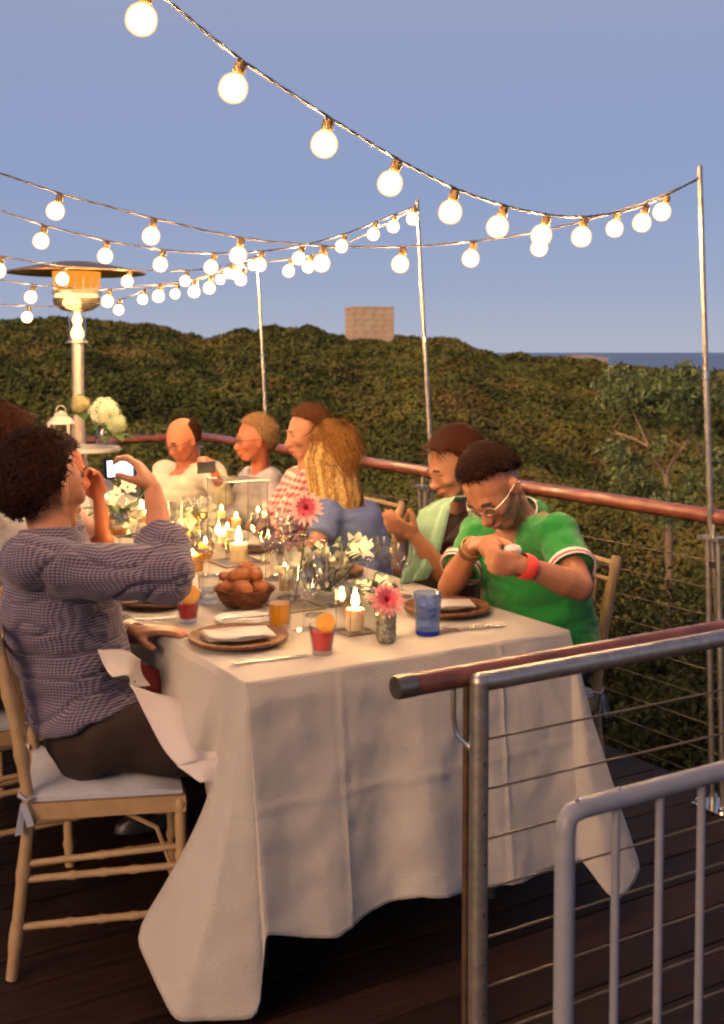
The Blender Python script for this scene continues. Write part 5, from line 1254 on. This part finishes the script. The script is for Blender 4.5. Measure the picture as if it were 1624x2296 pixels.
s = MB(); N = J['neck']; u_ = (J['head']-N); u_ = (u_+Vector((0, 0, .05))).normalized(); x, y = ortho(u_); n = 28; s.v = []
N = N-u_*.006
for z, r in ((-.03, .070), (.018, .0535), (.022, .0565), (-.018, .080)):
    for j in range(n): a = 2*math.pi*j/n; s.v.append(tuple(N+u_*z+(x*math.cos(a)+y*math.sin(a))*r))
s.f = [(i*n+j, i*n+(j+1) % n, (i+1)*n+(j+1) % n, (i+1)*n+j) for i in range(3) for j in range(n)]; s.mi = [0]*len(s.f); s.build('collar', M_GREEN, th2)
s = MB(); s.tube([N+u_*.022+(x*math.cos(2*math.pi*j/n)+y*math.sin(2*math.pi*j/n))*.0555 for j in range(n+1)], .0025, 6); s.build('collar_trim', MATS['white knit trim'], th2)
# white watch face being adjusted / napkin ball in the hands
c = W(1150, 1232, 2.96); s = MB(); s.ell(c, (.022, .018, .014)); tw_ = thing('paper_tissue', 'crumpled white tissue between the hands of the man in green', 'tissue', c)
s.v = [tuple(Vector(p)+Vector((noise.noise(Vector(p)*90), noise.noise(Vector(p)*90+Vector((5, 0, 0))), noise.noise(Vector(p)*90+Vector((0, 5, 0)))))*.008) for p in s.v]; s.build('paper', M_NAPKIN, tw_)

# 3: woman in the mint scarf
J = dict(pelvis=T(1.16, 1.0, .55), neck=W(1030, 1142, 3.96), head=W(1017, 1048, 3.90), shL=W(1075, 1175, 3.86), shR=W(985, 1175, 4.12), elL=W(990, 1285, 3.66), wrL=W(930, 1200, 3.60), elR=W(905, 1275, 3.95), wrR=W(900, 1205, 3.74))
th3, q, ax, off = person('brown-haired woman with a mint scarf looking down at her raised hands', J, SK_FAIR, H_AUB, M_DKBROWN, M_NAVY, ((-.84, -.36, -.40), (-.38, -.14, .92)), (-.857, -.515, 0), sleeves='short', hk='bob', thick=.014, sc=.88, female=True,
    hands=[('L', dict(d=W(888, 1180, 3.56)-J['wrL'], pn=(-.1, .6, .6), curl=.45, sc=.88, thumb=-1)), ('R', dict(d=W(878, 1160, 3.68)-J['wrR'], pn=(.3, -.6, .5), curl=.4, sc=.86, thumb=1))], voxel=.006, girth=.92, hstr=3500, slen=.07, seed=8)
s = MB(); s.ell(q(-.115, 0, .045), (.042, .045, .045), ax); s.v = [tuple(Vector(p)+Vector((1, 1, 1))*.006*noise.noise(Vector(p)*30)) for p in s.v]; s.build('hair_bun', H_AUB, th3)
# scarf: folded gauze falling over both sides of the chest
def scarf_strip(path, wd, side, parent, m, amp=.012):
    s = MB(); n = len(path); K = 14; vs = []
    pts = []
    for i in range(n-1):
        for k in range(6): pts.append((Vector(path[i]).lerp(Vector(path[i+1]), k/6), wd[i]+(wd[i+1]-wd[i])*k/6))
    pts.append((Vector(path[-1]), wd[-1]))
    for i, (p, w) in enumerate(pts):
        for j in range(K+1):
            a = (j/K-.5)*2; vs.append(p+side*(a*w) + Vector((-.5, -.8, .1)).normalized()*(amp*math.sin(a*7+i*.12)+amp*1.2*(1-a*a)))
    s.add(vs, [(i*(K+1)+j, i*(K+1)+j+1, (i+1)*(K+1)+j+1, (i+1)*(K+1)+j) for i in range(len(pts)-1) for j in range(K)])
    o = s.build('scarf', m, parent); md = o.modifiers.new('t', 'SOLIDIFY'); md.thickness = .004; return o
scarf_strip([W(1060, 1120, 3.98), W(1035, 1118, 3.86), W(1003, 1120, 3.80), W(978, 1140, 3.74), W(962, 1185, 3.68), W(950, 1235, 3.64), W(935, 1280, 3.62), W(925, 1305, 3.62)], [.03, .03, .035, .05, .055, .05, .055, .045], Vector((.9, -.2, .25)).normalized(), th3, M_MINT)
scarf_strip([W(1075, 1135, 3.93), W(1085, 1165, 3.78), W(1060, 1200, 3.70), W(1040, 1230, 3.66), W(1030, 1300, 3.64)], [.04, .05, .045, .03, .05], Vector((.9, -.3, .2)).normalized(), th3, M_MINT)

# 4: long-haired blonde woman seen from behind
J = dict(pelvis=W(800, 1325, 4.27), neck=W(768, 1108, 4.33), head=W(742, 1028, 4.28), shL=W(735, 1150, 4.15), shR=W(828, 1150, 4.45), elL=W(705, 1235, 4.05), wrL=W(655, 1190+40, 4.15), elR=W(838, 1245, 4.3), wrR=W(790, 1262, 4.2))
J['pelvis'].z = .55
th4, q, ax, off = person('woman with long straight blonde hair and a dusty blue top, turned away', J, SK_FAIR, H_BLOND, M_BLUETOP, M_NAVY, ((-.55, .75, -.12), (-.08, .05, 1)), (-.8, .5, 0), sleeves='short', hk='long', thick=.018, female=True, voxel=.0068, girth=.95, hstr=1500, slen=.1, seed=11,
    hands=[('L', dict(d=(-.8, .4, .2), pn=(.2, .3, .6), curl=.8, sc=.95, thumb=-1))], neckopen=.08)
s = MB(); st = MB(); rs = random.Random(4)
sdv = Vector((.95, .3, 0)).normalized(); bk = Vector((.25, -.97, 0)).normalized()
hp = [(W(748, 972, 4.27), .035, .03), (W(744, 990, 4.24), .080, .062), (W(743, 1030, 4.235), .100, .078), (W(748, 1075, 4.235), .098, .070), (W(757, 1120, 4.225), .100, .058), (W(758, 1160, 4.215), .082, .044), (W(752, 1192, 4.21), .055, .028)]
def hsamp(t):
    f = max(0, min(len(hp)-1.001, t*(len(hp)-1))); i = int(f); f -= i; a_, b_ = hp[i], hp[i+1]; f2 = f*f*(3-2*f); return a_[0].lerp(b_[0], f), a_[1]+(b_[1]-a_[1])*f2, a_[2]+(b_[2]-a_[2])*f2
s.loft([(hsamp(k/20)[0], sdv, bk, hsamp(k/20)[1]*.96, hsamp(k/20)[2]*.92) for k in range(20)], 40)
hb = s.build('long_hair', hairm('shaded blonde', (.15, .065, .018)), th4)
sts = [MB(), MB(), MB()]
for i in range(5200):
    an = rs.uniform(0, 2*math.pi) if i % 3 else rs.uniform(.1, math.pi-.1); t0 = rs.random()**1.7*.45; t1 = min(1.04, t0+rs.uniform(.35, .7)); lock = math.sin(an*9)*.5+math.sin(an*17+1)*.5
    pts = []; nn = 8; ph = rs.uniform(-.03, .03); dr = .05*math.sin(an*5)
    for k in range(nn):
        t = t0+(t1-t0)*k/(nn-1); c, wx, wy = hsamp(min(t, .999)); aa = an+ph+dr*t+.05*math.sin(an*6+t*4); sp_ = 1.0+.022*lock*t+rs.uniform(0, .012)
        pts.append(c+sdv*(math.cos(aa)*wx*sp_)+bk*(math.sin(aa)*wy*sp_)-Z*max(0, t-.96)*1.2)
    w = (sdv*math.sin(an)-bk*math.cos(an)); w = w.normalized()*.0013; vs = []
    for k, p in enumerate(pts): ww = w*(1 if k < nn-1 else .2); vs += [p-ww, p+ww]
    lk_ = lock+rs.uniform(-.7, .7); sts[0 if lk_ > .25 else 1 if lk_ > -.3 else 2].add(vs, [(2*k, 2*k+1, 2*k+3, 2*k+2) for k in range(nn-1)])
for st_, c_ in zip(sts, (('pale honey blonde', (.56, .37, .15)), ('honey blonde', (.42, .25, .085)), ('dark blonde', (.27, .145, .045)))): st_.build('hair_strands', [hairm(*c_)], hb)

# 5: man in the red checked shirt
J = dict(pelvis=T(1.17, 1.98, .55), neck=W(700, 1068, 4.78), head=W(690, 975, 4.76), shL=W(690, 1085, 4.62), shR=W(665, 1075, 4.95), elL=W(645, 1165, 4.52), wrL=W(618, 1222, 4.35), elR=W(620, 1150, 4.85), wrR=W(590, 1210, 4.65))
th5, q, ax, off = person('tall brown-haired man in a red and white checked shirt, in profile', J, SK_FAIR, H_LBROWN, M_REDCH, M_TROU, ((-.93, -.30, -.12), (-.12, 0, 1)), (-.857, -.515, 0), sleeves='long', thick=.014, voxel=.0068, hstr=2500, slen=.03, seed=13, brow=mat('light brow', (.2, .09, .04), .8),
    hands=[('L', dict(d=(-.7, -.5, -.1), pn=(0, .2, -.8), curl=.5, thumb=-1))], sc=.87)
# 6: short-haired blonde woman
J = dict(pelvis=T(1.2, 2.5, .55), neck=W(592, 1062, 5.25), head=W(572, 987, 5.18), shL=W(607, 1075, 5.08), shR=W(560, 1070, 5.38), elL=W(612, 1150, 4.98), wrL=W(560, 1185, 4.9), elR=W(530, 1140, 5.3), wrR=W(520, 1170, 5.1))
th6, q, ax, off = person('woman with short sandy blonde hair and glasses in a lilac grey shirt', J, SK_RED, H_GREY, M_LILAC, M_NAVY, ((-.95, -.28, -.08), (-.05, 0, 1)), (-.857, -.515, 0), sleeves='long', glasses=M_FRAME, hk='bob', thick=.012, sc=.84, female=True, voxel=.0072, hstr=2500, slen=.045, seed=17, brow=MATS['light brow'])
# 7: balding man in the white shirt
J = dict(pelvis=T(1.02, 3.12, .53), neck=W(428, 1042, 5.62), head=W(410, 987, 5.5), shL=W(478, 1062, 5.42), shR=W(368, 1062, 5.75), elL=W(505, 1140, 5.3), wrL=W(488, 1075, 5.12), elR=W(350, 1150, 5.45), wrR=W(390, 1175, 5.25))
th7, q, ax, off = person('balding man in glasses and an open white shirt at the far end', J, SK_RED, H_BROWN, M_WHITESH, M_TROU, ((-.62, -.66, -.42), (-.3, -.3, .9)), (-.857, -.515, 0), sleeves='long', glasses=M_FRAME, hk='bald', thick=.008, sc=.84, voxel=.0072, girth=1.15, hstr=900, slen=.02, seed=19, neckopen=.06,
    hands=[('L', dict(d=(-.3, -.2, .75), pn=(-.8, .1, -.1), curl=.9, thumb=-1))])
c = W(463, 1048, 5.05); o = thing('mobile_phone', 'dark phone in the hand of the balding man in white', 'phone', c); s = MB(); s.box(c, (.085, .010, .05), (Vector((.9, -.3, .1)).normalized(), Vector((.3, .9, .1)).normalized(), Z)); s.build('case', M_BLACK, o, False)
s = MB(); s.box(c+Vector((-.01, -.012, .008)), (.018, .004, .018)); s.build('lens', M_GLASS, o, False)
# 8: auburn guest at the left edge
J = dict(pelvis=T(-.30, 1.16, .55), neck=W(5, 1130, 3.42), head=W(28, 1018, 3.45), shL=W(60, 1150, 3.62), shR=W(-60, 1160, 3.25), elL=W(80, 1270, 3.6), wrL=W(150, 1330, 3.5), elR=W(-90, 1260, 3.2), wrR=W(-10, 1330, 3.25))
th8, q, ax, off = person('auburn-haired guest in a pale grey shirt cut by the left edge of the photo', J, SK_FAIR, H_AUB, M_GREYSH, M_TROU, ((.72, .68, -.05), (0, 0, 1)), (.857, .515, 0), sleeves='short', hk='bob', thick=.030, voxel=.0068, hstr=2500, slen=.04, seed=23)
# 9: guest in the pink blouse, mostly hidden
J = dict(pelvis=T(-.22, 1.78, .55), neck=W(118, 1150, 4.02), head=W(132, 1062, 4.02), shL=W(165, 1170, 4.2), shR=W(95, 1175, 3.82), elL=W(240, 1245, 4.15), wrL=W(222, 1118, 4.12), elR=W(175, 1290, 3.85), wrR=W(235, 1235, 4.0))
th9, q, ax, off = person('guest in a blush pink blouse clasping both hands up, mostly hidden behind the filming man', J, SK_RED, H_BROWN, M_PINKSH, M_DKRED, ((.85, .4, -.1), (0, 0, 1)), (.857, .515, 0), sleeves='short', hk='short', voxel=.0068, female=True, seed=29,
    hands=[('L', dict(d=(-.15, -.1, .8), pn=(-.3, -.9, 0), curl=.7, sc=1, thumb=-1)), ('R', dict(d=(.8, .1, -.1), pn=(0, .2, -.9), curl=.5, sc=1, thumb=1))])

# ------------------------------------------------------------------ napkins on laps
def drape_sheet(pts, nu, nv, name, label, m, cat='napkin', amp=.008):
    """pts: 4 corners (a,b,c,d) bilinear; gets folds"""
    a, b, c, d = [Vector(p) for p in pts]; s = MB(); vs = []
    for i in range(nu+1):
        for j in range(nv+1):
            u, v = i/nu, j/nv; p = a.lerp(b, u).lerp(d.lerp(c, u), v)
            nn = (b-a).cross(d-a).normalized(); vs.append(p+nn*(amp*noise.noise(p*11)+amp*.7*math.sin(u*8+v*3)*v))
    s.add(vs, [(i*(nv+1)+j, (i+1)*(nv+1)+j, (i+1)*(nv+1)+j+1, i*(nv+1)+j+1) for i in range(nu) for j in range(nv)])
    th = thing(name, label, cat, a); o = s.build('cloth', m, th); md = o.modifiers.new('t', 'SOLIDIFY'); md.thickness = .0015
drape_sheet([W(290, 1538, 2.70), W(470, 1583, 2.80), W(524, 1690, 2.64), W(398, 1722, 2.62)], 26, 26, 'napkin', 'large white napkin hanging off the lap of the man in the checked shirt', M_NAPKIN, amp=.012)
drape_sheet([W(398, 1720, 2.618), W(524, 1688, 2.638), W(500, 1754, 2.60), W(450, 1754, 2.59)], 14, 8, 'napkin', 'loose corner of the white napkin hanging lowest beside the tablecloth tail', M_NAPKIN, amp=.008)
drape_sheet([W(226, 1452, 2.74), W(318, 1476, 2.86), W(330, 1542, 2.84), W(252, 1520, 2.70)], 18, 14, 'napkin', 'crumpled pink-white napkin bunched under the resting wrist', M_NAPKIN, amp=.016)
drape_sheet([W(318, 1484, 2.88), W(400, 1520, 2.98), W(412, 1560, 2.96), W(322, 1552, 2.84)], 14, 10, 'shawl', 'dark red shawl on the lap under the left edge of the table', M_DKRED, 'shawl', amp=.01)
